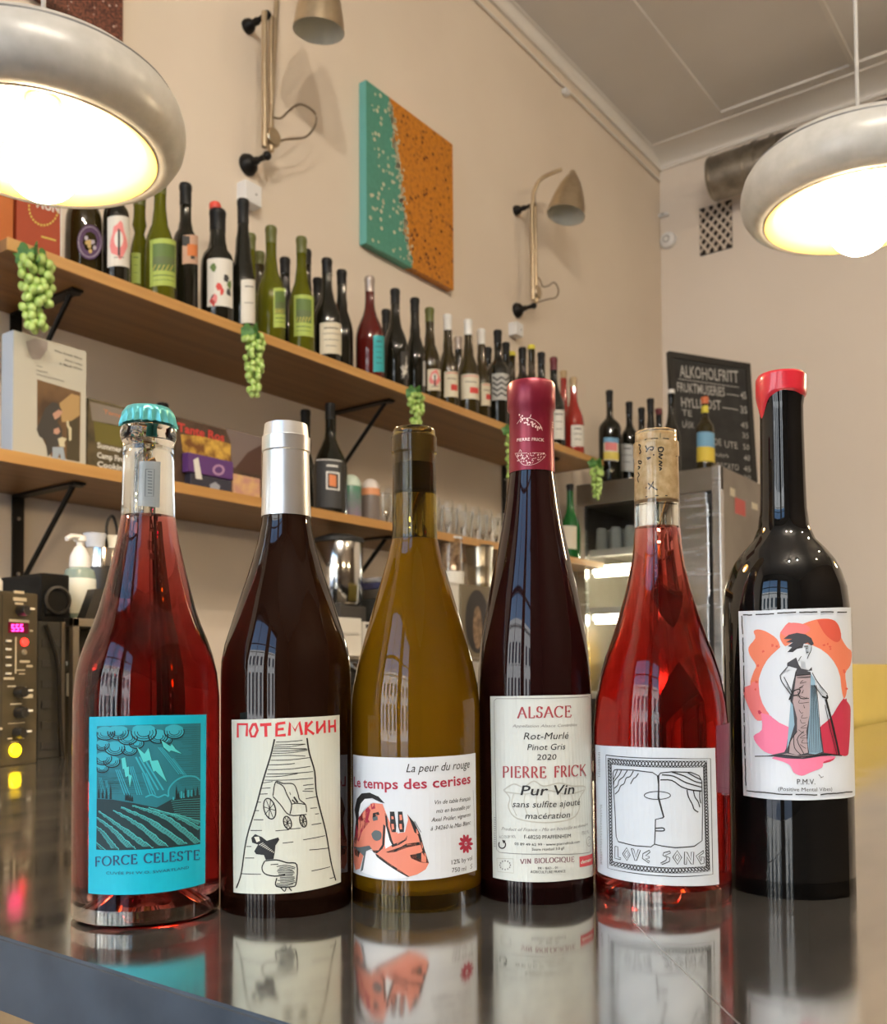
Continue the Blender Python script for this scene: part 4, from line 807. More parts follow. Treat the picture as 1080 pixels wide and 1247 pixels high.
def lab(h, x0, x1, y0, y1, pap, art=None, sl=.06):
    """paper between photo columns x0..x1 and rows y0..y1 (rows at the bottle's middle)"""
    R = interp(h.prof, h.zpx((y0+y1)/2)); L = Label(h, R, 0, 0, 1.0, e=.0006)
    if art: art(L, x0, x1, y0, y1)
    L.build(INKS, {'k': 'print', 'r': 'red_print', 'g': 'green_print', 'p': 'pink_print', 'w': 'white_print', 'b': 'blue_print', 'o': 'orange_print', 'y': 'yellow_print', 'd': 'dark_print'},
            [[(x0, y0), (x1, y0+(x1-x0)*sl)], [(x0, y1), (x1, y1+(x1-x0)*sl)]], PAP[pap], 8)
def bx(a, b, c, d, t0, t1, s0, s1): return [(a+(b-a)*t0, c+(d-c)*s0), (a+(b-a)*t1, c+(d-c)*s0+(b-a)*.06), (a+(b-a)*t1, c+(d-c)*s1+(b-a)*.06), (a+(b-a)*t0, c+(d-c)*s1)]
def art_lime(L, a, b, c, d):
    L.poly('g', bx(a, b, c, d, .10, .9, .08, .66), 1); L.poly('d', bx(a, b, c, d, .10, .9, .36, .52), 2)
    for k in range(5): L.line('y', [(a+(b-a)*(.12+.15*k), c+(d-c)*.64), (a+(b-a)*(.2+.16*k), c+(d-c)*.52)], .8, 3)
    for k in range(2): L.line('g', [(a+(b-a)*.12, c+(d-c)*(.76+.1*k)), (a+(b-a)*.88, c+(d-c)*(.78+.1*k))], 1.3-.5*k, 2)
def art_pink(L, a, b, c, d):
    L.poly('p', [((a+b)/2+(b-a)*.36*cos(t)*(1+.2*sin(3*t)), (c+d)/2-3+(d-c)*.36*sin(t)*(1+.15*cos(5*t))) for t in [radians(q) for q in range(0, 360, 20)]], 1)
    L.poly('w', [((a+b)/2+(b-a)*.2*cos(t), (c+d)/2-4+(d-c)*.17*sin(t)) for t in [radians(q) for q in range(0, 360, 24)]], 2)
    L.poly('k', bx(a, b, c, d, .46, .56, .22, .75), 3); L.line('k', [(a+(b-a)*.3, d-(d-c)*.2), (a+(b-a)*.75, d-(d-c)*.2)], .8, 3)
def art_lines(n=5, key='k', big=None):
    def f(L, a, b, c, d):
        for k in range(n): u = rs.uniform(.12, .3); L.line(key, [(a+(b-a)*u, c+(d-c)*(.15+.75*k/n)), (a+(b-a)*(1-u), c+(d-c)*(.15+.75*k/n)+(b-a)*.03)], .7 if k else 1.3, 1)
        if big: L.poly(big, bx(a, b, c, d, .45, .9, .5, .72), 2)
    return f
def art_flow(L, a, b, c, d):
    for k in range(9):
        x, y = rs.uniform(a+3, b-3), rs.uniform(c+6, d-6); L.poly(rs.choice('rgrpk'), [(x+rs.uniform(2, 4.5)*cos(radians(q)), y+rs.uniform(3, 8)*sin(radians(q))) for q in range(0, 360, 60)], 1+k % 3)
def art_face(L, a, b, c, d):
    L.poly('k', bx(a, b, c, d, .0, .45, .0, .35), 1); L.poly('o', bx(a, b, c, d, .3, .9, .3, .7), 2); L.poly('k', bx(a, b, c, d, .5, .75, .45, .8), 3)
def art_red(L, a, b, c, d):
    L.line('r', [(a+(b-a)*.1, c+1.5), (a+(b-a)*.9, c+2.5)], .9, 1); L.poly('r', bx(a, b, c, d, .45, .88, .48, .72), 1); L.line('k', [(a+(b-a)*.2, c+8), (a+(b-a)*.8, c+9)], .9, 1)
def art_zig(L, a, b, c, d):
    for k in range(4): L.line('k', [(a+(b-a)*t, c+(d-c)*(.15+.2*k)+(2.2 if i % 2 else -1.5)) for i, t in enumerate((.05, .3, .55, .8, .98))], 2.4, 1)
def art_scrib(L, a, b, c, d):
    for k in range(8): L.line('w', [(rs.uniform(a, b), rs.uniform(c, d)), (rs.uniform(a, b), rs.uniform(c, d)), (rs.uniform(a, b), rs.uniform(c, d))], 1.4, 1)
ON = 'wine bottles on the upper shelf'
def sb(label, cx, top, wpx, Y, kind, gm, cap=None, capl=.055, lb=None, z=SU, group=ON, ax=1, H=None):
    p = at(cx, top, ax, Y); x, y = p.x, p.y
    R = wpx/2*depth((x, y, EYE.z))/FPX*cos(math.atan((cx-540)/FPX))
    hh = H or (p.z-z); h = Small(label, cx, x, y, z, hh, R, kind, G[gm], CAPM.get(cap), capl, group)
    if lb: lab(h, *lb)
    return h
# front row, left to right
sb('brown magnum bottle with a round violet label, left end of the upper shelf', 103, 196, 47, 2.09, 'wide', 'brown', 'black', .07)
hm = sb('black bottle with a pink watercolour label under the left pendant lamp', 142, 196, 33, 2.03, 'bordeaux', 'dark', 'red', .03, (131, 158, 265, 326, 'white', art_pink))
sb('slim olive bottle half hidden behind the pale green labelled one, left part of the shelf', 170, 229, 24, 2.08, 'burgundy', 'olive', 'olive', .05, (160, 171, 308, 345, 'lime', art_lines(3, 'g')))
sb('nearest olive bottle with a large lime green label, upper shelf', 195, 215, 39, 2.02, 'burgundy', 'olive', 'olive', .05, (182.5, 216, 293, 350, 'lime', art_lime))
sb('black shouldered bottle with a beige portrait label, upper shelf', 226, 225, 31, 2.06, 'bordeaux', 'dark', 'black', .06, (222, 242, 287, 322, 'pinkish', art_face))
sb('bottle with a bright red top standing behind its white labelled neighbour', 262, 248, 26, 2.17, 'bordeaux', 'dark', 'red', .03)
sb('broad black bottle with a white label of red flowers', 265, 257, 42, 2.03, 'wide', 'dark', 'black', .06, (252.5, 283, 316, 374, 'white', art_flow))
sb('slender black bottle with a plain white label, below the white junction box', 296, 244, 30, 2.01, 'hock', 'dark', 'black', .07, (293.5, 313, 341, 394, 'white', art_lines(2)))
sb('thin green neck rising behind the slender black bottle', 305, 286, 20, 2.16, 'burgundy', 'olive', 'olive', .05)
sb('dark bottle hidden between the slender black one and the olive pair', 316, 308, 20, 2.2, 'burgundy', 'brown', 'olive', .04)
sb('olive bottle with its lime label turned right, beside the second grape bunch', 330, 277, 35, 2.02, 'burgundy', 'olive', 'olive', .05, (333, 349, 351, 399, 'lime', art_lime))
sb('dark neck standing behind the pair of olive bottles', 347, 315, 22, 2.15, 'burgundy', 'dark', 'black', .05)
sb('olive bottle with a lime green label facing front, right one of the pair', 367, 290, 33, 2.02, 'burgundy', 'olive', 'olive', .05, (358, 381.5, 360, 410, 'lime', art_lime))
sb('dark bottle right behind the front facing lime label', 373, 305, 22, 2.15, 'burgundy', 'dark', 'black', .05)
sb('black bottle half hidden left of the cream labelled one', 387, 340, 24, 2.09, 'burgundy', 'dark', 'black', .05, (380, 389, 386, 424, 'cream', None))
sb('black bottle with a wide cream label of small text', 398, 316, 35, 2.01, 'burgundy', 'dark', 'black', .05, (389.5, 417, 394, 432, 'cream', art_lines(4)))
sb('plain black bottle left of the rosé bottle with the teal label', 416, 330, 28, 2.06, 'burgundy', 'dark', 'black', .05)
sb('dark rosé bottle with a pale foil top and teal label turned right', 450, 338, 35, 2.01, 'burgundy', 'ruby', 'clearfoil', .05, (454.5, 468, 409, 453, 'teal', art_lines(5)))
sb('short dark neck behind the rosé bottle with teal label', 470, 378, 18, 2.16, 'burgundy', 'dark', 'black', .05)
sb('black bottle with white scribbles on its side', 481, 353, 31, 2.01, 'burgundy', 'dark', 'black', .05, (488, 497, 428, 462, 'blackp', art_scrib))
sb('black bottle between the scribbled one and the pink labelled one', 505, 364, 25, 2.02, 'burgundy', 'dark', 'black', .05, (515, 518.5, 440, 470, 'grey', None))
sb('brown bottle with a small pink and white label', 523, 376, 26, 2.02, 'burgundy', 'brown', 'olive', .05, (520.5, 538, 450, 476, 'cream', art_pink))
sb('white capped bottle with a red and cream label, first from the left of three', 545, 384, 24, 2.02, 'burgundy', 'brown', 'white', .058, (541, 559, 453, 484, 'cream', art_red))
sb('faint bottle neck behind the white capped bottles', 558, 411, 18, 2.18, 'burgundy', 'dark', 'clearfoil', .05)
sb('white capped bottle with a red and cream label, middle one of three', 570, 390, 26, 2.00, 'burgundy', 'brown', 'white', .058, (561.5, 585, 457, 487, 'cream', art_red))
sb('white capped bottle with a red and cream label, last of three', 586, 402, 21, 2.02, 'burgundy', 'brown', 'white', .058, (586, 599, 467, 494, 'cream', art_red))
sb('dark neck behind the last white capped bottle', 594, 424, 16, 2.18, 'burgundy', 'dark', 'black', .05)
sb('black bottle with a grey zigzag label behind the burgundy capsule', 606, 403, 27, 2.01, 'bordeaux', 'dark', 'black', .05, (599, 620, 456, 488, 'grey', art_zig))
sb('dark bottle directly right of the zigzag labelled one', 616, 418, 18, 2.12, 'bordeaux', 'dark', 'black', .05)
sb('bottle with a yellow top hidden mostly by black ones, left of two yellow tops', 623, 429, 18, 2.16, 'burgundy', 'brown', 'yellow', .018)
sb('black bottle rising behind the burgundy capsule', 636, 424, 25, 2.02, 'bordeaux', 'dark', 'black', .05)
sb('bottle with a bright yellow top, right one of two', 647, 421, 20, 2.12, 'burgundy', 'brown', 'yellow', .018)
sb('black bottle left of the one with a wine red capsule', 659, 430, 24, 2.00, 'burgundy', 'dark', 'black', .05)
sb('dark bottle with wine red capsule and white label near the end of the shelf', 674, 436, 27, 2.00, 'burgundy', 'dark', 'wine', .055, (674, 687, 499, 535, 'white', art_lines(3)))
sb('rosé bottle half hidden behind the last bottle of the shelf', 686, 452, 20, 2.11, 'burgundy', 'rose', 'cork', .035, (684, 693, 513, 540, 'white', None))
sb('small rosé bottle with cork and white label, last on the upper shelf', 698, 460, 25, 2.00, 'burgundy', 'rose', 'cork', .042, (695.5, 711.5, 518, 544, 'white', art_lines(3)))
# round label on the magnum
mg = [o for o in bpy.data.objects if o.get('label', '').startswith('brown magnum')][0]
class _H: pass
mh = Small.__new__(Small); mh.cx = 103; mh.c = Vector(mg.location); mh.root = mg; mh.toward = atan2(-mh.c.y, -mh.c.x); RR = 26*depth((mh.c.x, mh.c.y, 1.24))/FPX*cos(math.atan(437/FPX))
L = Label(mh, RR, 0, 0, 1, e=.0005)
circ = lambda r, n=20: [(109+r*cos(radians(q)), 295+r*1.42*sin(radians(q))) for q in range(0, 360, 360//n)]
L.poly('violet', circ(15), 1); L.line('pale', circ(13), .9, 2, closed=True)
for k in range(12): a, rr_ = rs.uniform(0, 6.28), rs.uniform(0, 9); L.poly('gold' if k % 2 else 'pale', [(109+rr_*cos(a)+2.4*cos(radians(q)), 295+1.4*rr_*sin(a)+3*sin(radians(q))) for q in range(0, 360, 60)], 3)
for key, (v, f, lvl) in L.ink.items():
    me = bpy.data.meshes.new('round_label'); me.from_pydata([L.h.wrap(a, b, RR, .0012+.0005*lvl) for a, b in v], [], f); me.materials.append({'violet': ink('violet', (.10, .05, .13)), 'pale': ink('pale_lilac', (.42, .38, .46)), 'gold': ink('old_gold', (.5, .35, .12))}[key])
    link('round_label', me, mg)
# two gift boxes at the left end of the shelf
def boxthing(name, label, cat, x0, x1, y0, y1, z0, z1, m, part='box_body', group=None, r=.0015):
    t = thing(name, label, cat, ((x0+x1)/2, (y0+y1)/2, z0), 0, group)
    MB().bbox((x0-(x0+x1)/2, y0-(y0+y1)/2, 0), (x1-(x0+x1)/2, y1-(y0+y1)/2, z1-z0), r).build(part, m, t); return t
def flat(parent, name, m, pts, y, dy=.0006):     # flat print on a face that looks towards -y, points are pixels
    P = [at(px, py, 1, y) for px, py in pts]; loc = parent.location
    vs = [(p.x-loc.x, y-dy-loc.y, p.z-loc.z) for p in P]; tri = geometry.tessellate_polygon([[Vector((v[0], v[2], 0)) for v in vs]])
    return MB().add(vs, tri).build(name, m, parent)
def flattext(parent, name, m, s, p0, p1, cap, y, shear=0, bold=0, dy=.001):
    v, f = text_mesh(s, bold); xs = [a[0] for a in v]; x0, x1 = min(xs), max(xs); A, B = at(*p0, 1, y), at(*p1, 1, y); loc = parent.location
    k = depth(A)/FPX; sy = cap*k/CAP; d = (B-A); sx = 1/(x1-x0)
    return MB().add([(A.x+d.x*(X-x0)*sx+Y*sy*shear-loc.x, y-dy-loc.y, A.z+d.z*(X-x0)*sx+Y*sy-loc.z) for X, Y in v], f).build(name, m, parent)
xa, xb_ = at(20, 300, 1, 2.02).x, at(74, 300, 1, 2.02).x
rb = boxthing('gift_box', 'rust red bottle box printed with a pale ring and capitals under the left pendant', 'box', xa, xb_, 2.02, 2.12, SU, SU+.33, mat('rust_board', (.34, .05, .015), .5))
flat(rb, 'edge_print', INKS['w'], [(73.2, 232), (74.8, 232), (74.8, 313), (73.2, 313)], 2.02)
L_ = [(50+20*cos(radians(q)), 250+24*sin(radians(q))) for q in range(0, 360, 12)]
for k in range(0, 30, 1): p, q = L_[k], L_[(k+1) % 30]; 
ringo = MB(); loc = rb.location
for k in range(30):
    a0, a1 = radians(12*k), radians(12*k+7); pts = [at(53+r_*cos(t), 252+r_*1.25*sin(t), 1, 2.02) for r_, t in ((17, a0), (19, a0), (19, a1), (17, a1))]
    ringo.add([(p.x-loc.x, 2.019-loc.y, p.z-loc.z) for p in pts], [(0, 1, 2, 3)])
ringo.build('ring_print', INKS['y'], rb); flattext(rb, 'lettering', INKS['w'], 'MUN', (44, 252), (72, 260), 12, 2.02, bold=.03)
flat(rb, 'small_print', INKS['y'], [(50, 287), (68, 292), (68, 294), (50, 289)], 2.02)
boxthing('gift_box', 'orange bottle box cut by the left edge of the picture', 'box', at(-20, 300, 1, 2.02).x+.03, at(16, 300, 1, 2.02).x, 2.02, 2.12, SU, SU+.33, mat('orange_board', (.45, .12, .02), .5))
# ---------------------------------------------------------------- lower shelf
LOW = 'wine bottles on the lower shelf'
sb('black bottle left of the orange labelled one on the lower shelf', 372, 500, 24, 2.17, 'burgundy', 'dark', 'black', .05, None, SLO, LOW)
def art_or(L, a, b, c, d):
    L.poly('w', bx(a, b, c, d, .38, .92, .24, .62), 1); L.poly('k', bx(a, b, c, d, .44, .86, .27, .59), 2); L.poly('o', bx(a, b, c, d, .5, .78, .30, .54), 3); L.line('w', [(a+(b-a)*.4, c+(d-c)*.12), (a+(b-a)*.85, c+(d-c)*.14)], 2.2, 2)
    L.line('w', [(a, c+.5), (b, c+2)], 1.2, 1)
sb('large black bottle with an orange square on its dark label, lower shelf', 402, 492, 42, 2.03, 'burgundy', 'dark', 'black', .05, (385.5, 416, 560, 618, 'blackp', art_or), SLO, LOW)
sb('black bottle cap peeping over the open cookbooks', 198, 492, 22, 2.2, 'bordeaux', 'dark', 'black', .05, None, SLO, LOW)
sb('green glass bottle on the lower shelf beside the fridge', 694, 590, 24, 2.05, 'burgundy', 'green', 'black', .03, (685, 702, 640, 668, 'cream', None), SLO, LOW)
# canisters with domed lids
def canister(label, cx, top, bot, wpx, Y, c1, c2, dome, band=None):
    p = at(cx, top, 1, Y); R = wpx/2*depth(p)/FPX; H = p.z-SLO; t = thing('canister', label, 'canister', (p.x, Y, SLO), 0, 'domed canisters on the lower shelf')
    m = mat('canister_'+dome, c1, .35); nt = m.node_tree; b = nt.nodes['Principled BSDF']
    tc = nt.nodes.new('ShaderNodeTexCoord'); sp = nt.nodes.new('ShaderNodeSeparateXYZ'); rp = nt.nodes.new('ShaderNodeValToRGB'); nz = nt.nodes.new('ShaderNodeTexNoise'); nz.inputs['Scale'].default_value = 60; mx = nt.nodes.new('ShaderNodeMath'); mx.operation = 'MULTIPLY_ADD'
    nt.links.new(tc.outputs['Object'], sp.inputs[0]); nt.links.new(tc.outputs['Object'], nz.inputs['Vector']); nt.links.new(nz.outputs['Fac'], mx.inputs[0]); mx.inputs[1].default_value = .05; nt.links.new(sp.outputs['Z'], mx.inputs[2])
    mr = nt.nodes.new('ShaderNodeMapRange'); mr.inputs['From Min'].default_value = .01; mr.inputs['From Max'].default_value = H; nt.links.new(mx.outputs[0], mr.inputs[0]); nt.links.new(mr.outputs[0], rp.inputs[0])
    rp.color_ramp.elements[0].color = tuple(c2)+(1,); rp.color_ramp.elements[1].color = tuple(c1)+(1,); nt.links.new(rp.outputs[0], b.inputs['Base Color'])
    MB().lathe([(0, 0), (R*.94, 0), (R, .004), (R, H*.72), (R*.97, H*.74)], 28).build('tin_body', m, t)
    MB().lathe([(R*1.0, H*.73)]+[(R*.99*cos(a), H*.76+H*.24*sin(a)) for a in [radians(q) for q in range(0, 86, 12)]]+[(0, H)], 28).build('domed_lid', mat('dome_'+dome, {'mint': (.55, .66, .56), 'peach': (.66, .60, .55)}[dome], .5), t)
    MB().lathe([(R*1.005, .0), (R*1.02, .003), (R*1.01, .007)], 28).build('base_rim', screw, t)
    if band: MB().lathe([(R*1.004, H*.62), (R*1.01, H*.63), (R*1.01, H*.76), (R*1.004, H*.77)], 28).build('band', mat('peach_band', (.70, .30, .14), .5), t)
canister('green and violet canister with a pale domed lid, beside the orange labelled bottle', 427, 578, 628, 26, 2.03, (.02, .22, .12), (.30, .18, .30), 'mint')
canister('grey canister with a peach band and domed lid', 451, 583, 632, 23, 2.03, (.12, .10, .09), (.22, .18, .16), 'peach', True)
# drinking glasses
gl = mat('thin_glass', (.96, .97, .96), .0, trans=1.0, ior=1.5)
def wineglass(label, cx, Y, H=.185, R=.031, first=[None]):
    p = at(cx, 600, 1, Y)
    t = thing('wine_glass', label, 'glass', (p.x, Y, SLO), 0, 'stemmed glasses at the back of the lower shelf')
    if first[0] is None:
        out = [(0, .003), (R*.95, .0), (R, .002), (R*.6, .0045), (.006, .009), (.0042, .02), (.0042, H*.42), (.008, H*.46), (R*.7, H*.53), (R*.97, H*.64), (R, H*.72), (R*.88, H), (R*.88-.0012, H), (R-.0013, H*.72), (R*.97-.0013, H*.645), (R*.68, H*.54), (.004, H*.475), (0, H*.47)]
        first[0] = MB().lathe(out[:7], 20).mesh('foot_and_stem', gl), MB().lathe(out[6:], 20).mesh('bowl', gl)
    link('foot_and_stem', first[0][0], t); link('bowl', first[0][1], t)
def tumbler(label, cx, Y, H=.105, R=.032, first=[None]):
    p = at(cx, 630, 1, Y); t = thing('tumbler', label, 'glass', (p.x, Y, SLO), 0, 'tumblers at the front of the lower shelf')
    if first[0] is None:
        first[0] = MB().lathe([(0, .0), (R*.80, .0), (R*.82, .003), (R*.9, H*.5), (R, H), (R-.0018, H), (R*.9-.002, H*.5), (R*.78, .012), (0, .011)], 20).mesh('glass_wall', gl), MB().lathe([(R-.002, H-.0012), (R+.0002, H-.0006), (R, H+.0008), (R-.002, H+.0006)], 20, close=True).mesh('rim', gl)
    link('glass_wall', first[0][0], t); link('rim', first[0][1], t)
ords = ['first', 'second', 'third', 'fourth', 'fifth', 'sixth', 'seventh', 'eighth', 'ninth']
for i, cx in enumerate((472, 490, 508, 526, 543, 559, 575, 591, 606)): wineglass('tall stemmed wine glass, %s from the left in the back row on the lower shelf' % ords[i], cx, 2.19)
for i, cx in enumerate((468, 489, 510, 529, 547, 566, 584, 601)): tumbler('clear tumbler, %s from the left in the front row on the lower shelf' % ords[i], cx, 2.02)
# books
def book(label, x0, x1, y0, y1, z0, z1, cover, spine=None, lean=0):
    t = thing('book', label, 'book', ((x0+x1)/2, (y0+y1)/2, z0), 0, 'books on the lower shelf')
    hx, hy, H = (x1-x0)/2, (y1-y0)/2, z1-z0
    MB().bbox((-hx, -hy, 0), (hx, -hy+.003, H), .0008).build('front_cover', cover, t); MB().bbox((-hx, hy-.003, 0), (hx, hy, H), .0008).build('back_cover', cover, t)
    MB().bbox((-hx-.002, -hy, 0), (-hx+.001, hy, H), .0008).build('spine', spine or cover, t)
    MB().box((-hx+.002, -hy+.003, .003), (hx-.004, hy-.003, H-.003)).build('page_block', mat('paper_edge', (.62, .58, .50), .8), t); return t
x0, x1 = at(16, 480, 1, 1.975).x, at(105, 480, 1, 1.975).x
k1 = book('tall pale grey wine book with a photo of a standing person', x0, x1, 1.975, 2.02, SLO, 1.992, mat('grey_cover', (.50, .48, .40), .6), mat('pale_blue_spine', (.38, .45, .55), .6))
photo = noisy(mat('photo_brown', rough=.5), (.06, .03, .012), (.20, .11, .045), 12, 2)
flat(k1, 'cover_photo', photo, [(45, 462), (98, 478), (97, 562), (62, 556), (45, 520)], 1.975)
C_ = lambda x, y: (x/6.925, 390+y/6.925)
flat(k1, 'photo_glow', mat('photo_glow', (.42, .27, .11), .5), [C_(*p) for p in [(500, 700), (600, 620), (670, 640), (670, 800), (600, 850), (520, 860)]], 1.975, .0009)
flat(k1, 'photo_wall', mat('photo_dark', (.06, .045, .02), .5), [C_(*p) for p in [(560, 860), (668, 820), (668, 1195), (560, 1175)]], 1.975, .0009)
flat(k1, 'photo_figure', mat('photo_coat', (.045, .04, .035), .5), [C_(*p) for p in [(330, 860), (380, 740), (440, 690), (480, 700), (520, 760), (500, 830), (480, 850), (520, 920), (520, 1000), (470, 1080), (400, 1150), (380, 1010), (330, 980), (305, 920)]], 1.975, .0012)
flat(k1, 'photo_face', mat('photo_skin', (.50, .28, .20), .5), [C_(*p) for p in [(440, 790), (490, 755), (525, 770), (500, 815), (460, 840)]], 1.975, .0015)
flat(k1, 'photo_hand', mat('photo_skin', (.50, .28, .20), .5), [C_(*p) for p in [(450, 920), (490, 905), (505, 940), (480, 965), (450, 955)]], 1.975, .0015)
flat(k1, 'photo_cloth', mat('photo_cream', (.6, .54, .36), .5), [C_(*p) for p in [(485, 1000), (520, 985), (560, 1000), (540, 1030), (545, 1070), (500, 1065)]], 1.975, .0015)
flat(k1, 'photo_bottle', mat('photo_cream', (.6, .54, .36), .5), [C_(*p) for p in [(560, 850), (575, 850), (580, 890), (600, 910), (598, 1010), (580, 1020), (575, 920), (560, 890)]], 1.975, .0015)
flat(k1, 'photo_jeans', mat('photo_denim', (.32, .38, .44), .5), [C_(*p) for p in [(440, 1070), (530, 1070), (550, 1185), (515, 1180), (500, 1120), (480, 1175), (440, 1165)]], 1.975, .0015)
flat(k1, 'wine_stain_print', mat('mauve_print', (.36, .31, .28), .6), [C_(*p) for p in [(215, 180), (300, 150), (400, 180), (395, 250), (340, 330), (270, 330), (235, 250)]], 1.975, .0009)
for i, (s_, a_, b_) in enumerate([("Who Drank Wine", (455, 262), (690, 335)), ("Jesus Loves", (545, 338), (690, 385)), ("in Black Wine", (500, 372), (690, 425))]):
    flattext(k1, 'lettering', INKS['k'], s_, C_(*a_), C_(*b_), 2.6, 1.975, bold=.012)
for a_, b_ in [((305, 385), (355, 400)), ((305, 425), (400, 445)), ((305, 458), (540, 520))]: flat(k1, 'small_print', mat('print_grey', (.22, .21, .19), .6), [C_(*a_), C_(*b_), C_(b_[0], b_[1]-7), C_(a_[0], a_[1]-7)], 1.975, .0009)
x0, x1 = at(108, 540, 1, 2.0).x, at(213, 560, 1, 2.0).x
k2 = book('dark cookbook with white title lines behind the turquoise crown cap', x0, x1, 2.0, 2.02, SLO, 1.893, noisy(mat('cookbook_photo', rough=.5), (.035, .03, .012), (.12, .09, .04), 18, 3))
flat(k2, 'sky_print', mat('cover_haze', (.22, .19, .16), .5), [(109, 489), (155, 500), (155, 520), (112, 512)], 2.0)
flat(k2, 'grass_print', mat('cover_grass', (.14, .12, .02), .5), [(114, 513), (150, 521), (150, 545), (116, 538)], 2.0)
for i, (s_, yy) in enumerate([('Summer', 545), ('Camp Fire', 557), ('Cooking', 568)]): flattext(k2, 'lettering', INKS['w'], s_, (118, yy), (148+i*3, yy+6), 7, 2.0, bold=.03)
flattext(k2, 'title', INKS['o'], 'Tante', (126, 503), (148, 509), 5, 2.0)
x0, x1 = at(214, 560, 1, 2.01).x, at(319, 580, 1, 2.01).x
k3 = book('wide brown cookbook with a red title and golden food photo', x0, x1, 2.01, 2.035, SLO, 1.905, noisy(mat('cookbook_dark', rough=.5), (.035, .02, .012), (.09, .05, .03), 16, 3))
D_ = lambda x, y: (190+x/7.714, 490+y/7.714)
flat(k3, 'food_photo', noisy(mat('food_gold', rough=.5), (.16, .06, .01), (.62, .38, .06), 45, 3), [D_(*p) for p in [(230, 300), (430, 320), (560, 350), (700, 390), (700, 560), (560, 540), (380, 500), (300, 520), (250, 460)]], 2.01)
flat(k3, 'haze_print', mat('cover_taupe', (.17, .13, .12), .5), [D_(*p) for p in [(650, 240), (1000, 330), (990, 400), (860, 470), (740, 620), (710, 600), (700, 380)]], 2.01)
flattext(k3, 'title', INKS['r'], 'Tante Ros', D_(200, 270), D_(640, 370), 11, 2.01, bold=.03)
flat(k3, 'dark_wedge', mat('cover_umber', (.07, .03, .02), .5), [D_(*p) for p in [(740, 620), (860, 470), (990, 400), (990, 690), (860, 670)]], 2.01, .0009)
def packet(label, p0, p1, y, z0, z1, m, tilt=0):
    xa, xb = at(p0, 580, 1, y).x, at(p1, 580, 1, y).x
    t = thing('packet', label, 'box', ((xa+xb)/2, y, z0), 0, 'small packets in front of the cookbooks'); h = (xb-xa)/2
    MB().bbox((-h, 0, 0), (h, .025, z1-z0), .003, Matrix.Rotation(tilt, 4, 'Y')).build('box_body', m, t); return t
pk = packet('dark box with pale shapes beneath the violet packet', 232, 282, 1.985, SLO, SLO+.04, mat('packet_navy', (.03, .03, .05), .4)); flat(pk, 'pale_print', mat('packet_pale', (.32, .34, .40), .5), [(255, 590), (262, 587), (268, 592), (266, 598), (256, 596)], 1.985, .001)
pk = packet('violet packet with a round emblem lying on the dark box', 229, 284, 1.983, SLO+.042, SLO+.092, mat('packet_violet', (.10, .035, .17), .35))
flat(pk, 'emblem', mat('emblem_pink', (.42, .25, .40), .4), [D_(585+58*cos(radians(q)), 635+52*sin(radians(q))) for q in range(0, 360, 24)], 1.983, .001); flat(pk, 'emblem_centre', mat('packet_violet', (.10, .035, .17), .35), [D_(585+36*cos(radians(q)), 635+32*sin(radians(q))) for q in range(0, 360, 24)], 1.983, .0014)
flat(pk, 'white_edge', INKS['w'], [(235, 560), (241, 557), (246, 584), (238, 583)], 1.983, .0012)
pk = packet('peach and gold tea box at the right end of the books', 284, 317, 1.985, SLO, SLO+.062, noisy(mat('tea_box', rough=.5), (.50, .26, .20), (.66, .42, .18), 30, 2))
# bunches of artificial grapes
grape_m = noisy(mat('grape_skin', rough=.25), (.28, .47, .08), (.46, .62, .20), 40, 2); nt_ = grape_m.node_tree.nodes['Principled BSDF']; nt_.inputs['Subsurface Weight'].default_value = .0
leaf_m = noisy(mat('vine_leaf', rough=.5), (.03, .12, .02), (.08, .22, .04), 60, 3)
gr_me = MB().ball((0, 0, 0), .0094, 10, 7, (1, 1, 1.18)).mesh('grape', grape_m)
def leaf_mesh(s):
    pts = []; 
    for q in range(0, 360, 15): a = radians(q); r = s*(.62+.38*abs(cos(2.5*a))); pts.append((r*cos(a), r*sin(a), .18*s*cos(3*a)))
    return MB().add([(0, 0, -.12*s)]+pts, [(0, i+1, (i+1) % 24+1) for i in range(24)], True).mesh('leaf', leaf_m)
lf_me = leaf_mesh(.026)
def grapes(label, x, y, ztop, zbot, rad, n, sc=1.0):
    t = thing('grape_bunch', label, 'grapes', (x, y, ztop), 0, 'bunches of green grapes hung from the upper shelf'); L_ = ztop-zbot
    MB().tube([(0, .02, .008), (0, .005, .004), (0, 0, -.02), (.002, 0, -L_*.9)], .0016, 6).build('stem', mat('vine_stem', (.12, .2, .03), .6), t)
    r_ = random.Random(int(x*1000)); k = 0; pts = []
    for tr in range(4000):
        zz = r_.random(); pr = rad*(1-.55*zz**1.5)*(.55 if zz < .06 else 1); a = r_.uniform(0, 2*pi); rr = pr*sqrt(r_.uniform(.12, 1)); p = Vector((rr*cos(a), rr*sin(a)*.8, -.018-zz*(L_-.026)))
        if all((p-q).length > .0130*sc for q in pts): pts.append(p); 
        if len(pts) >= n: break
    for p in pts:
        g = link('grape', gr_me, t, p); s_ = sc*r_.uniform(.88, 1.05); g.scale = (s_, s_, s_); g.rotation_euler = (r_.uniform(-.5, .5), r_.uniform(-.5, .5), 0)
    for i, a in enumerate((.3, 2.4, 4.2)[:3 if n > 20 else 2]):
        lo = link('leaf', lf_me, t, (rad*.7*cos(a), rad*.6*sin(a)-.004, -.012-.004*i)); lo.rotation_euler = (1.1+.3*i, .4*cos(a), a); lo.scale = (sc,)*3
grapes('green grape bunch hanging at the left end of the upper shelf', 1.115, 1.925, 2.165, 1.975, .040, 66)
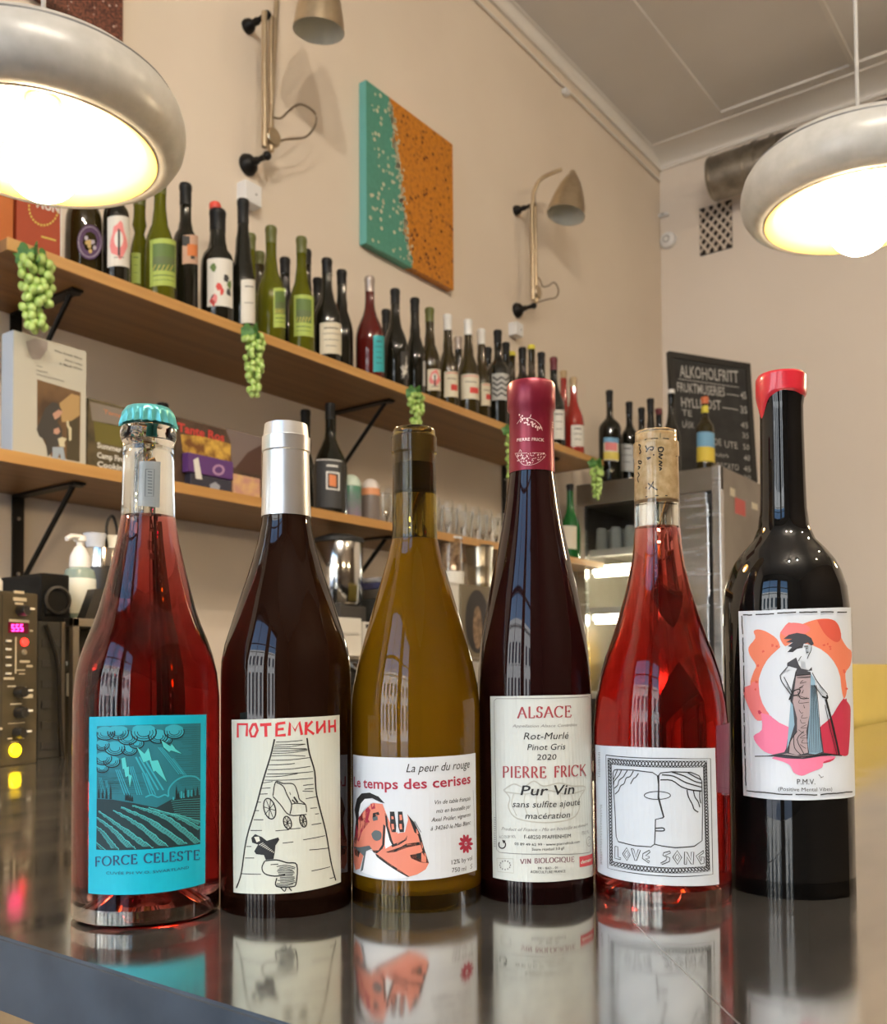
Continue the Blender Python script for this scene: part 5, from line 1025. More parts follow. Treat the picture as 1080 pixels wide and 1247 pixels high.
grapes('green grape bunch hanging below the slender black bottle and olive pair', 1.742, 1.925, 2.175, 1.985, .031, 56, .95)
grapes('green grape bunch hanging above the bare bottle of orange wine', 2.45, 1.925, 2.175, 2.02, .030, 44, .95)
grapes('green grape bunch mostly hidden behind the burgundy capsule', 3.02, 1.925, 2.165, 1.96, .022, 26, .85)
grapes('green grape bunch at the far right end of the upper shelf', 3.72, 1.925, 2.16, 1.985, .033, 48, .98)
# ================================================================= things on the walls
brass = noisy(mat('aged_brass', rough=.32, metal=.9), (.50, .40, .27), (.56, .46, .32), 30, 3)
# paintings
def painting(label, x0, x1, z0, z1, m, side, th=.035):
    t = thing('painting', label, 'painting', ((x0+x1)/2, YL, (z0+z1)/2)); hx, hz = (x1-x0)/2, (z1-z0)/2
    MB().bbox((-hx, -th, -hz), (hx, -.001, hz), .004).build('canvas', m, t); return t
pm = mat('painting_two_tone', rough=.45); nt = pm.node_tree; L_ = nt.links.new; b = nt.nodes['Principled BSDF']
tc = nt.nodes.new('ShaderNodeTexCoord'); sx = nt.nodes.new('ShaderNodeSeparateXYZ'); L_(tc.outputs['Object'], sx.inputs[0])
nz = nt.nodes.new('ShaderNodeTexNoise'); nz.inputs['Scale'].default_value = 9; L_(tc.outputs['Object'], nz.inputs['Vector'])
m1 = nt.nodes.new('ShaderNodeMath'); m1.operation = 'MULTIPLY_ADD'; L_(nz.outputs['Fac'], m1.inputs[0]); m1.inputs[1].default_value = .10; L_(sx.outputs['X'], m1.inputs[2])
m1b = nt.nodes.new('ShaderNodeMath'); m1b.operation = 'MULTIPLY_ADD'; L_(sx.outputs['Z'], m1b.inputs[0]); m1b.inputs[1].default_value = .20; L_(m1.outputs[0], m1b.inputs[2])
# edge curves right at the bottom: add z^2
m2 = nt.nodes.new('ShaderNodeMath'); m2.operation = 'GREATER_THAN'; L_(m1b.outputs[0], m2.inputs[0]); m2.inputs[1].default_value = -.025
nz2 = nt.nodes.new('ShaderNodeTexNoise'); nz2.inputs['Scale'].default_value = 60; nz2.inputs['Detail'].default_value = 6; L_(tc.outputs['Object'], nz2.inputs['Vector'])
r1 = nt.nodes.new('ShaderNodeValToRGB'); r1.color_ramp.elements[0].position = .30; r1.color_ramp.elements[1].position = .52; r1.color_ramp.elements[0].color = (.32, .11, .01, 1); r1.color_ramp.elements[1].color = (.55, .20, .01, 1); L_(nz2.outputs['Fac'], r1.inputs[0])
r2 = nt.nodes.new('ShaderNodeValToRGB'); r2.color_ramp.elements[0].color = (.05, .22, .16, 1); r2.color_ramp.elements[1].color = (.10, .34, .26, 1); L_(nz2.outputs['Fac'], r2.inputs[0])
mix = nt.nodes.new('ShaderNodeMix'); mix.data_type = 'RGBA'; L_(m2.outputs[0], mix.inputs[0]); L_(r2.outputs[0], mix.inputs[6]); L_(r1.outputs[0], mix.inputs[7]); L_(mix.outputs[2], b.inputs['Base Color'])
xa, xb_ = at(446, 200, 1, 2.265).x, at(552, 250, 1, 2.265).x; z1_, z0_ = at(446, 97, 1, 2.265).z, at(446, 296, 1, 2.265).z
pa = painting('square painting split into teal and burnt orange with pale dots', xa, xb_, z0_, z1_, pm, None)
rp_ = random.Random(3); dm = mat('paint_dot_pale', (.55, .56, .40), .5); dm2 = mat('paint_dot_rust', (.14, .04, .01), .5); dots = MB(); dots2 = MB()
W_, H_ = (xb_-xa), (z1_-z0_)
for i in range(230):
    z = rp_.uniform(-H_/2+.01, H_/2-.01); edge = -.075-.2*z
    x = (rp_.uniform(-W_/2+.02, edge) if i < 75 else edge+rp_.gauss(0, .013)); 
    if abs(x) > W_/2-.008: continue
    r = rp_.uniform(.0035, .009); dots.add([(x+r*cos(radians(q)), -.0362, z+r*sin(radians(q))) for q in range(0, 360, 60)], [tuple(range(6))])
for i in range(110):
    z = rp_.uniform(-H_/2+.01, H_/2-.01); edge = -.075-.2*z; x = rp_.uniform(edge+.02, W_/2-.01); r = rp_.uniform(.003, .008)
    dots2.add([(x+r*cos(radians(q)), -.0362, z+r*sin(radians(q))) for q in range(0, 360, 60)], [tuple(range(6))])
dots.build('pale_dots', dm, pa, kind='stuff'); dots2.build('rust_dots', dm2, pa, kind='stuff')
MB().box((-W_/2-.0008, -.0345, -H_/2+.002), (-W_/2+.0012, -.002, H_/2-.002)).build('canvas_side', mat('teal_side', (.13, .42, .40), .5), pa)
sp = noisy(mat('glitter_brown', rough=.5), (.05, .012, .008), (.26, .09, .05), 180, 5, lo=.42, hi=.66)
p2 = painting('dark brown glitter painting cut by the top left corner', 1.02, 1.565, 3.0, 3.69, sp, None)
gd = MB()
for i in range(260): x, z = rp_.uniform(-.26, .26), rp_.uniform(-.34, .34); r = rp_.uniform(.0015, .004); gd.add([(x+r*cos(radians(q)), -.0362, z+r*sin(radians(q))) for q in range(0, 360, 90)], [(0, 1, 2, 3)])
gd.build('glitter', mat('glitter_pale', (.62, .50, .44), .3), p2, kind='stuff')
# wall lamps
def wall_lamp(label, xt, zt, zb, shade_c, tiltM, arm, hose, sh_r=.078, sh_h=.17):
    t = thing('wall_lamp', label, 'lamp', (xt, YL, (zt+zb)/2), 0, 'brass swing arm wall lamps'); o = Vector(t.location)
    rot = Matrix.Rotation(pi/2, 4, 'X')
    for z, r in ((zt, .022), (zb, .033)):
        MB().lathe([(0, .0), (r, .0), (r*1.05, .006), (r*.9, .02), (r*.45, .034), (0, .036)], 24, M=Matrix.Translation((0, 0, z-o.z)) @ rot).build('wall_rosette', blk, t)
        MB().lathe([(0, .03), (.011, .03), (.012, .05), (.008, .06), (.010, .085), (0, .088)], 14, M=Matrix.Translation((0, 0, z-o.z)) @ rot).build('joint', blk, t)
        MB().ball((0, -.095, z-o.z), .014, 12, 8).build('joint_ball', blk, t)
    m = MB(); 
    for dx in (-.014, .014): m.tube([(dx, -.098, zt-o.z), (dx, -.098, zb-o.z+.02)], .0095, 10)
    m.build('upright_rods', brass, t)
    MB().lathe([(0, -.012), (.026, -.012), (.03, -.006), (.03, .006), (.026, .012), (0, .012)], 20, M=Matrix.Translation((.018, -.10, zb-o.z+.065)) @ rot).build('hinge_disc', brass, t)
    MB().tube([Vector(p)-o for p in arm], .0085, 10).build('arm', brass, t)
    MB().tube([Vector(p)-o for p in hose], .0035, 8).build('cable_hose', mat('steel_hose', (.25, .20, .15), .4, .9), t)
    M = Matrix.Translation(Vector(shade_c)-o) @ tiltM; R, Hh = sh_r, sh_h
    pr = [(.010, Hh), (.018, Hh*.97), (R*.36, Hh*.88), (R*.60, Hh*.68), (R*.80, Hh*.44), (R*.93, Hh*.22), (R, 0)]
    sh = MB().lathe([(0, Hh)]+pr, 36, M=M).build('lamp_shade', brass, t)
    MB().lathe([(a-.0018, b) for a, b in pr[1:]], 36, M=M).build('shade_lining', mat('shade_white', (.66, .66, .58), .5), sh)
    MB().ball((0, 0, 0), .018, 12, 8).build('bulb', mat('bulb_off', (.8, .8, .75), .2), sh).matrix_local = M @ Matrix.Translation((0, 0, Hh*.55))
    MB().ball((0, 0, 0), .016, 12, 8).build('top_knuckle', brass, sh).matrix_local = M @ Matrix.Translation((0, 0, Hh))
def y_(px, py, Y): return tuple(at(px, py, 1, Y))
x1_ = at(306, 190, 1, 2.3).x; z1t = at(306, 20, 1, 2.25).z; z1b = at(305, 196, 1, 2.27).z
wall_lamp('swing arm brass wall lamp cut by the top edge, above the junction box', at(303, 195, 1, 2.29).x, z1t, z1b, at(388, 38, 1, 2.03), Matrix.Rotation(.12, 4, 'X') @ Matrix.Rotation(-.05, 4, 'Y'),
    catmull([y_(329, 160, 2.2), y_(333, 80, 2.2), y_(337, 0, 2.2), y_(340, -60, 2.2), y_(360, -110, 2.1), y_(381, -92, 2.04), y_(383, -78, 2.03)], 5),
    catmull([y_(333, 143, 2.19), y_(342, 144, 2.19), y_(352, 135, 2.19), y_(366, 127, 2.19), y_(383, 137, 2.2), y_(384, 152, 2.2), y_(372, 167, 2.2), y_(348, 170, 2.2), y_(337, 175, 2.2), y_(328, 186, 2.22)], 5), .080, .21)
z2t, z2b = at(629, 246, 1, 2.25).z, at(631, 374, 1, 2.27).z
wall_lamp('smaller looking brass wall lamp between the painting and the room corner', at(630, 300, 1, 2.29).x, z2t, z2b, at(689, 262, 1, 2.10), Matrix.Rotation(.10, 4, 'X') @ Matrix.Rotation(.16, 4, 'Y'),
    catmull([y_(650, 350, 2.2), y_(649, 300, 2.2), y_(649, 245, 2.2), y_(652, 228, 2.19), y_(660, 217, 2.17), y_(674, 210, 2.14), y_(684, 206, 2.11)], 5),
    catmull([y_(653, 335, 2.2), y_(658, 342, 2.2), y_(661, 349, 2.2), y_(668, 348, 2.2), y_(675, 344, 2.2), y_(680, 353, 2.2), y_(677, 362, 2.2), y_(665, 365, 2.21), y_(648, 370, 2.22)], 5), .088, .205)
wp = mat('white_plastic', (.72, .72, .72), .4)
def jbox(label, px, py, s):
    p = at(px, py, 1, 2.26); t = thing('junction_box', label, 'box', (p.x, YL, p.z), 0, 'white junction boxes under the wall lamps')
    MB().bbox((-s, -.045, -s), (s, -.001, s), .005).build('box_body', wp, t); MB().lathe([(0, 0), (.004, 0), (.003, .002), (0, .002)], 10, M=Matrix.Translation((.01, -.045, 0)) @ Matrix.Rotation(pi/2, 4, 'X')).build('screw_cap', mat('grey_plastic', (.35, .35, .35), .5), t)
jbox('white junction box below the first wall lamp', 308, 236, .034); jbox('white junction box below the lamp near the corner', 632, 401, .030)
p = at(690, 112, 1, 2.28); t = thing('cable_clip', 'tiny white clip on the wall just below the cornice', 'clip', (p.x, YL, p.z)); MB().bbox((-.02, -.03, -.012), (.02, -.001, .012), .003).build('clip_body', wp, t); MB().tube([(-.018, -.022, 0), (.018, -.03, .004)], .004, 8).build('clip_pin', wp, t)
MB().tube([(-2.9, YL-.012, ZC-.15), (5.29, YL-.012, ZC-.15)], .006, 6).build('trim_5', trim_m, kind='structure')
# detectors in the corner
p = at(806, 293, 0, 5.28); t = thing('smoke_detector', 'round white detector low in the far corner', 'detector', (XB, p.y-.03, p.z)); rr = Matrix.Rotation(-pi/2, 4, 'Y')
MB().lathe([(0, .04), (.03, .038), (.045, .028), (.05, .01), (.05, .001), (0, .001)], 28, M=rr).build('housing', wp, t); MB().lathe([(.015, .0405), (.02, .041), (.022, .0395)], 20, M=rr).build('ring', mat('grey_plastic', (.35, .35, .35), .5), t)
p = at(803, 262, 0, 5.28); t = thing('wall_sensor', 'tiny white sensor stub above the round detector', 'sensor', (XB, p.y-.02, p.z)); MB().bbox((-.03, -.03, -.008), (-.001, .03, .008), .003).build('housing', wp, t); MB().bbox((-.035, -.01, -.005), (-.03, .01, .005), .001).build('lens', mat('grey_plastic', (.35, .35, .35), .5), t)
# vent grille: cane lattice in a recess
ya, yb_ = 1.853, 2.063; za, zb = 3.65, 3.94; t = thing('vent_grille', 'dark lattice vent grille high on the far wall', 'grille', (XB, (ya+yb_)/2, (za+zb)/2))
MB().bbox((-.006, -.095, -.14), (-.001, .095, .14), .001).build('dark_backing', mat('vent_dark', (.03, .022, .02), .8), t)
lat = mat('vent_lattice', (.62, .54, .46), .7)
for k in range(-4, 5):
    for sgn in (-1, 1):
        pts = []; c0 = k*.062
        for s in (-.3, .3):
            pass
        # clip the diagonal line z = sgn*y*1.3 + c0 to the frame
        P_ = [(y, sgn*y*1.3+c0) for y in [q/100 for q in range(-95, 96)] for y in [q_ for q_ in [y/10]]] if False else [(q/1000, sgn*q/1000*1.3+c0) for q in range(-93, 94, 3)]
        P_ = [q for q in P_ if abs(q[1]) < .138]
        if len(P_) > 3: MB().tube([(-.009-.002*sgn, P_[0][0], P_[0][1]), (-.009-.002*sgn, P_[-1][0], P_[-1][1])], .0075, 5).build('lattice_bar', lat, t)
# spiral duct under the ceiling
dm_ = noisy(mat('duct_zinc', rough=.38, metal=.85), (.22, .20, .17), (.36, .33, .28), 12, 4)
t = thing('ventilation_duct', 'round zinc ventilation duct running along the far wall', 'duct', (5.12, 1.90, 3.985))
pr = [(0, 0), (.108, 0), (.118, -.004), (.122, .004), (.122, .012), (.118, .016)]; z = .016
while z < 5.0:
    pr += [(.118, z+.17), (.1215, z+.174), (.1215, z+.184), (.118, z+.188)]; z += .188
dr = Matrix.Rotation(pi/2, 4, 'X'); MB().lathe(pr, 40, M=dr).build('duct_pipe', dm_, t)
MB().lathe([(.1185, .24), (.125, .242), (.125, .262), (.1185, .264)], 40, M=dr).build('coupling_ring', dm_, t)
for yy in (.34, 2.2): MB().tube([(.11*cos(a), -yy, .128*sin(a)) for a in [radians(q) for q in range(-90, 271, 15)]], .006, 6).build('hanger_strap', dm_, t)
MB().box((.118, -.35, -.01), (.19, -.33, .01)).build('wall_tie', dm_, t)
# ================================================================= pendant lamps
alu = noisy(mat('brushed_alu', rough=.33, metal=.0), (.40, .39, .36), (.45, .44, .41), 60, 2)
refl = mat('reflector_halo_tint', (.50, .30, .065), .6)  # the bulb's yellow edge halo is put into the lining colour
bulb_m = mat('bulb_glow', (1, .9, .7), .5, emis=100.0, emc=(1.0, .76, .47))
cordm = mat('grey_cord', (.38, .36, .33), .7)
def pendant(label, px, py, hw, zc=None, scale=1.0, group='brushed metal pendant lamps', pos=None):
    R = .152
    if pos is None:
        dd = R/hw*FPX; d = pray(px, py); p = EYE+d*(dd/d.dot(FW)); pos = p
    t = thing('pendant_lamp', label, 'lamp', pos, 0, group)
    shell_ = [(0, .050), (.03, .0495), (.07, .046), (.105, .038), (.128, .026), (.1415, .013), (.1425, .011), (.148, .003), (.152, -.010), (.1525, -.022), (.150, -.034), (.143, -.045), (.132, -.0515), (.120, -.052), (.112, -.048), (.109, -.044)]
    MB().lathe([(a, b) for a, b in shell_], 72).build('lamp_shade', alu, t)
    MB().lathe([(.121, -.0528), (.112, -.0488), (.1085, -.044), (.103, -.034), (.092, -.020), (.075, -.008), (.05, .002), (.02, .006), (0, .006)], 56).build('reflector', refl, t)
    MB().lathe([(.1412, .0145), (.1422, .0130), (.1422, .0105), (.1410, .0100)], 72).build('seam_ring', mat('seam_dark', (.12, .12, .12), .5), t)
    MB().ball((0, 0, -.066), .040, 28, 18).build('bulb', bulb_m, t)
    MB().lathe([(0, .005), (.018, .005), (.018, -.004), (.013, -.006), (0, -.006)], 20).build('socket', wp, t)
    MB().tube([(0, 0, .05), (0, 0, ZC-pos[2]-.03)], .0028, 8).build('cord', cordm, t)
    MB().lathe([(0, -.03), (.03, -.028), (.035, 0), (0, 0)], 20, (0, 0, ZC-pos[2])).build('ceiling_rose', wp, t)
    return t
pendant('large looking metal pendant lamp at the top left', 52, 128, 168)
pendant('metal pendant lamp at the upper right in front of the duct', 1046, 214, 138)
# more of the same row, behind the viewer (seen only as glints in the glass)
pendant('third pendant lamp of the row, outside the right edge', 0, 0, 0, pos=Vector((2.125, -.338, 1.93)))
# ceiling spotlights behind the viewer; last two added as fill for fridge and back wall
spot_m = mat('spot_glow', (1, .9, .75), .5, emis=2700.0, emc=(1.0, .88, .73))
spot_fill = mat('spot_glow_fill', (1, .9, .75), .5, emis=900.0, emc=(1.0, .80, .55))
for i, (x, y) in enumerate([(-.9, -.75), (-.35, -1.35), (1.7, -2.4), (3.2, -1.7)]):
    t = thing('ceiling_spotlight', 'white ceiling spotlight, %s of four over the guest side, last two added as fill' % ords[i], 'lamp', (x, y, ZC-.16), 0, 'ceiling spotlights')
    MB().lathe([(0, .16), (.02, .16), (.02, .10), (.045, .09), (.052, .02), (.052, -.02), (.047, -.02), (.046, .0), (0, .01)], 24).build('housing', wp, t)
    MB().ball((0, 0, -.034), .034, 16, 10).build('lamp_lens', spot_m if i < 2 else spot_fill, t)
# ================================================================= fridge in the corner
ssm = noisy(mat('fridge_steel', rough=.16, metal=1.0), (.62, .62, .62), (.72, .72, .72), 4, 3, stretch=(1, 1, 14), rough=(.16, .30))
ssd = noisy(mat('fridge_steel_dull', rough=.35, metal=.9), (.26, .23, .19), (.32, .29, .25), 5, 3)
FX0, FX1, FY0, FY1, FZ = 3.95, 4.72, 1.455, 2.15, 2.112
fr = thing('display_fridge', 'stainless bar fridge with a lit glass door in the far corner', 'fridge', (FX0, FY0, 0)); o_ = Vector((FX0, FY0, 0))
def fbox(name, m, lo, hi, parent=fr, r=.002): return MB().bbox(tuple(Vector(lo)-o_), tuple(Vector(hi)-o_), r).build(name, m, parent)
fbox('top_panel', ssd, (FX0, FY0, 2.01), (FX1, FY1, FZ)); fbox('side_panel', ssd, (FX0+.03, FY0, .12), (FX1, FY0+.03, 2.01)); fbox('side_panel', ssd, (FX0+.03, FY1-.03, .12), (FX1, FY1, 2.01))
fbox('back_panel', mat('fridge_white', (.7, .7, .66), .5), (FX1-.03, FY0+.03, .12), (FX1, FY1-.03, 2.01)); fbox('plinth', dkm, (FX0+.05, FY0+.02, 0), (FX1-.02, FY1-.02, .12))
fbox('corner_post', ssm, (FX0-.012, FY0, .12), (FX0+.03, FY0+.035, 2.112)); 
dr_ = fbox('steel_door', ssm, (FX0-.006, FY0+.062, .14), (FX0+.03, FY0+.25, 2.005)); fbox('door_handle', ssm, (FX0-.035, FY0+.045, 1.55), (FX0-.008, FY0+.058, 1.95), dr_, .003)
fbox('middle_post', ssd, (FX0, FY0+.25, .12), (FX0+.04, FY0+.285, 2.01)); fbox('side_post', ssm, (FX0-.004, FY1-.045, .12), (FX0+.03, FY1, 2.01)); fbox('shadow_gap', dkm, (FX0+.012, FY0+.035, .14), (FX0+.03, FY0+.062, 2.0))
gd_ = fbox('glass_door', mat('door_glass', (.95, .97, .97), .0, trans=1., ior=1.1), (FX0+.004, FY0+.287, .16), (FX0+.010, FY1-.047, 1.99), fr, .001)
led = mat('shelf_led', (1, .95, .8), .5, emis=55., emc=(1.0, .92, .68))
for z in (1.80, 1.53, 1.14, .80):
    sh = fbox('fridge_shelf', ssd, (FX0+.04, FY0+.04, z-.012), (FX1-.04, FY1-.04, z), fr, .001)
    fbox('price_rail', mat('rail_grey', (.42, .40, .36), .5), (FX0+.03, FY0+.29, z-.03), (FX0+.04, FY1-.05, z+.004), sh, .001)
for z in (1.735, 1.515):
    fbox('led_tube', led, (FX0+.06, FY0+.30, z-.055), (FX0+.085, FY1-.06, z-.004), fr, .002)
    fbox('lamp_holder', wp, (FX0+.05, FY1-.055, z-.04), (FX0+.09, FY1-.04, z-.006), fr, .001)
# glasses stacked upside down on the upper fridge shelf and bottles below
frost = mat('frosted_glass', (.50, .52, .48), .25, trans=.3, ior=1.3)
gm_ = MB().lathe([(0, .10), (.022, .10), (.026, .095), (.033, 0), (.0315, 0), (.024, .094), (0, .096)], 16).mesh('glass_wall', frost); gm2 = MB().lathe([(.0325, .0), (.0345, .001), (.0345, .004), (.0325, .005)], 16, close=True).mesh('rim', frost)
k = 0
for j in range(2):
    for i in range(5):
        y = FY0+.33+i*.075; t = thing('beer_glass', 'upturned glass in the fridge, %s from the right in the %s row' % (ords[i], ('front', 'rear')[j]), 'glass', (FX0+.13+j*.09, y, 1.801), 0, 'upturned glasses in the fridge'); link('glass_wall', gm_, t); link('rim', gm2, t); t.scale = (1, 1, 1.15)
t = thing('food_container', 'dark round bowl on the lit fridge shelf', 'container', (FX0+.26, FY0+.40, 1.531)); MB().lathe([(0, 0), (.07, 0), (.10, .08), (.103, .08), (.10, .085)], 28).build('bowl_wall', dkm, t); MB().lathe([(0, .09), (.09, .09), (.104, .084), (.104, .08)], 28).build('lid', mat('lid_olive', (.12, .12, .06), .4), t)
G['gold'] = mat('golden_wine', (.45, .28, .03), .1, spec=.5)
for i, (yy, lb_) in enumerate([(FY0+.60, 'golden white wine bottle in the lit lower part of the fridge'), (FY0+.50, 'second golden bottle in the fridge lower part, mostly hidden by the red wine bottle')]):
    Small(lb_, 735, FX0+.22+.05*i, yy, 1.141, .30, .038, 'burgundy', G['gold'], CAPM['cork'], .05, 'golden bottles inside the fridge')
# stickers on the side of the fridge
fbox('sticker', mat('sticker_red', (.55, .09, .08), .5), (4.12, FY0-.0015, 1.93), (4.25, FY0-.0002, 2.0), fr, .0003)
fbox('sticker', mat('sticker_cream', (.68, .62, .48), .5), (4.06, FY0-.0015, 2.0), (4.12, FY0-.0002, 2.035), fr, .0003)
fbox('sticker', mat('sticker_cream', (.68, .62, .48), .5), (4.34, FY0-.0015, 1.98), (4.42, FY0-.0002, 2.01), fr, .0003)
fbox('sticker', mat('sticker_white', (.66, .64, .6), .5), (4.02, FY0-.0015, 1.45), (4.14, FY0-.0002, 1.56), fr, .0003)
# bottles on top of the fridge
ONF = 'wine bottles on top of the fridge'
def fb(label, cx, top, wpx, X, kind, gm, cap, capl, lb=None): return sb(label, cx, top, wpx, X, kind, gm, cap, capl, lb, FZ, ONF, 0)
def art_pb(L, a, b, c, d): L.poly('b', bx(a, b, c, d, 0, 1, 0, .22), 1); L.poly('p', bx(a, b, c, d, .1, .9, .2, .55), 2); L.poly('y', bx(a, b, c, d, .0, 1, .62, .95), 1)
fb('broad black bottle with a pink and blue label, leftmost on the fridge', 742, 476, 28, 4.00, 'bordeaux', 'dark', 'black', .06, (735, 753, 533, 561, 'cream', art_pb))
fb('black bottle with a pale grey label, second on the fridge', 766, 490, 21, 4.10, 'bordeaux', 'dark', 'black', .06, (755, 772, 541, 574, 'grey', art_lines(3)))
fb('short black bottle third on the fridge', 781, 497, 16, 4.20, 'bordeaux', 'dark', 'black', .06)
fb('black bottle fourth on the fridge, partly behind the corked bottle', 792, 486, 19, 4.07, 'burgundy', 'dark', 'black', .06)
fb('dark bottle fifth on the fridge beside the white topped one', 802, 498, 17, 4.19, 'burgundy', 'dark', 'wine', .03)
fb('black bottle with a white top, left of the chalkboard', 817, 475, 24, 4.05, 'burgundy', 'dark', 'white', .018)
def art_by(L, a, b, c, d): L.poly('b', bx(a, b, c, d, 0, 1, 0, .5), 1)
yb2 = fb('brown bottle with a blue and yellow label in front of the chalkboard', 858, 484, 22, 4.02, 'bordeaux', 'brown', 'orange', .03, (848.5, 872, 527, 563, 'yellow', art_by))
MB().lathe([(.0150, .255), (.0153, .256), (.0153, .285), (.0150, .286)], 20).build('neck_band', CAPM['yellow'], yb2.root)
# chalkboard leaning on the wall above the fridge
A_ = Vector((4.23, 1.78, FZ+.007)); B_ = Vector((4.655, 1.535, FZ+.007)); ux = (B_-A_); Wd = ux.length; ux.normalize(); up_ = Vector((-ux.y*-.05, ux.x*.05, 1))
up_ = (Vector((0, 0, 1))+Vector((ux.y*-1, ux.x, 0)).normalized()*.06).normalized(); nn_ = up_.cross(ux)
cb_ = bpy.data.objects.new('chalkboard', None); COL.objects.link(cb_); cb_['label'] = 'black chalkboard price list leaning above the fridge'; cb_['category'] = 'chalkboard'
Hb = .64; cb_.matrix_world = Matrix(((ux.x, nn_.x, up_.x, A_.x), (ux.y, nn_.y, up_.y, A_.y), (ux.z, nn_.z, up_.z, A_.z), (0, 0, 0, 1)))
bkf = mat('board_frame', (.015, .014, .013), .5); 
for a, b in [((0, -.012, 0), (Wd, .012, .03)), ((0, -.012, Hb-.03), (Wd, .012, Hb)), ((0, -.012, .03), (.03, .012, Hb-.03)), ((Wd-.03, -.012, .03), (Wd, .012, Hb-.03))]: MB().bbox(a, b, .002).build('frame_rail', bkf, cb_)
MB().box((.03, -.006, .03), (Wd-.03, .006, Hb-.03)).build('slate', noisy(mat('slate_black', rough=.7), (.012, .012, .012), (.025, .025, .024), 14, 4), cb_)
chalk = mat('chalk', (.40, .39, .37), .9)
def chalkt(s, u0, v0, u1, v1, cap, bold=.0, name='chalk_lettering'):
    v, f = text_mesh(s, bold); xs = [a[0] for a in v]; x0, x1 = min(xs), max(xs); sx = (u1-u0)/(x1-x0)*Wd; sy = cap*Hb/CAP
    MB().add([(u0*Wd+(x-x0)*sx, -.0068, v0*Hb+y*sy+(v1-v0)*Hb*(x-x0)/(x1-x0)+.002*sin(x*9)) for x, y in v], f).build(name, chalk, cb_)
chalkt('ALKOHOLFRITT', .12, .815, .84, .835, .095, .01); MB().box((.1*Wd, -.0068, .795*Hb), (.84*Wd, -.0066, .80*Hb)).build('chalk_line', chalk, cb_)
chalkt('FRUKTMUSERIES', .08, .70, .66, .71, .075, .01); chalkt('—— 45', .68, .71, .93, .71, .06, .01)
chalkt('HYLLMOST', .12, .585, .60, .60, .075, .01); chalkt('—— 35', .62, .60, .93, .595, .06, .01)
chalkt('TE', .12, .52, .24, .52, .05); chalkt('45', .84, .48, .93, .48, .05); chalkt('LÄSK', .12, .43, .26, .43, .05); chalkt('35', .85, .40, .93, .40, .045); chalkt('50', .85, .31, .93, .31, .045)
chalkt('RÖDE', .38, .32, .58, .32, .055); chalkt('UTE', .62, .31, .78, .31, .055); chalkt('med kolsyra', .38, .23, .66, .235, .035); chalkt('40', .85, .225, .93, .225, .045); chalkt('ROSCATO', .46, .14, .78, .14, .05); chalkt('45', .84, .14, .93, .14, .045); chalkt('30', .84, .07, .92, .07, .04)
MB().tube([(.25*Wd, .012, .0), (.25*Wd, .06, .001)], .004, 6).build('rear_prop', bkf, cb_)
# ================================================================= back counter below the shelves
bkc = thing('back_counter', 'dark back counter under the lower shelf behind the bottles', 'counter', (2.7, 2.0, 0))
MB().bbox((-1.05, -.30, .86), (1.12, .29, .90), .002).build('worktop', steel, bkc); MB().box((-1.03, -.26, 0), (1.10, .28, .86)).build('cabinet_body', dkm, bkc)
def on_back(px, py, Y=1.95): return at(px, py, 1, Y)
def px_x(px, Y): return at(px, 700, 1, Y).x
# espresso machine carrying the small things
chrome = mat('chrome', (.62, .61, .58), .12, 1.0); wht = mat('enamel_white', (.66, .64, .58), .5)
xa, xb_ = px_x(484, 1.92), px_x(622, 1.92); TZ = 1.50
em = thing('espresso_machine', 'wide espresso machine under the shelf carrying a bucket and a cork jar', 'coffee machine', ((xa+xb_)/2, 2.08, .90)); hw_ = (xb_-xa)/2
MB().bbox((-hw_, -.15, .0), (hw_, .18, .30), .006).build('machine_body', mat('machine_grey', (.16, .16, .16), .35, .5), em); MB().bbox((-hw_, -.19, .30), (hw_, .18, .40), .006).build('group_head_housing', chrome, em)
MB().bbox((-hw_, -.18, .40), (hw_, .18, TZ-.90-.03), .004).build('cup_rail_box', mat('machine_dark', (.05, .045, .04), .4), em); MB().bbox((-hw_, -.2, TZ-.93), (hw_, .19, TZ-.90), .003).build('cup_tray', chrome, em)
for x in (-.35, 0., .35):
    g_ = MB().lathe([(0, 0), (.032, 0), (.034, .03), (.028, .05), (0, .05)], 20, (x, -.2, .25)).build('group_head', chrome, em); MB().tube([(x, -.22, .262), (x, -.34, .25)], [.009, .013], 10).build('portafilter_handle', dkm, g_)
# paper sheets and picture in front of the machine
def card(name, label, cat, p0, p1, y0, y1, Y, m, th=.012):
    a, b = at(p0, y1, 1, Y), at(p1, y1, 1, Y); top = at(p0, y0, 1, Y).z; z0 = a.z; t = thing(name, label, cat, ((a.x+b.x)/2, Y, z0)); hx = (b.x-a.x)/2
    MB().bbox((-hx, 0, 0), (hx, th, top-z0), .001).build('panel', m, t); return t
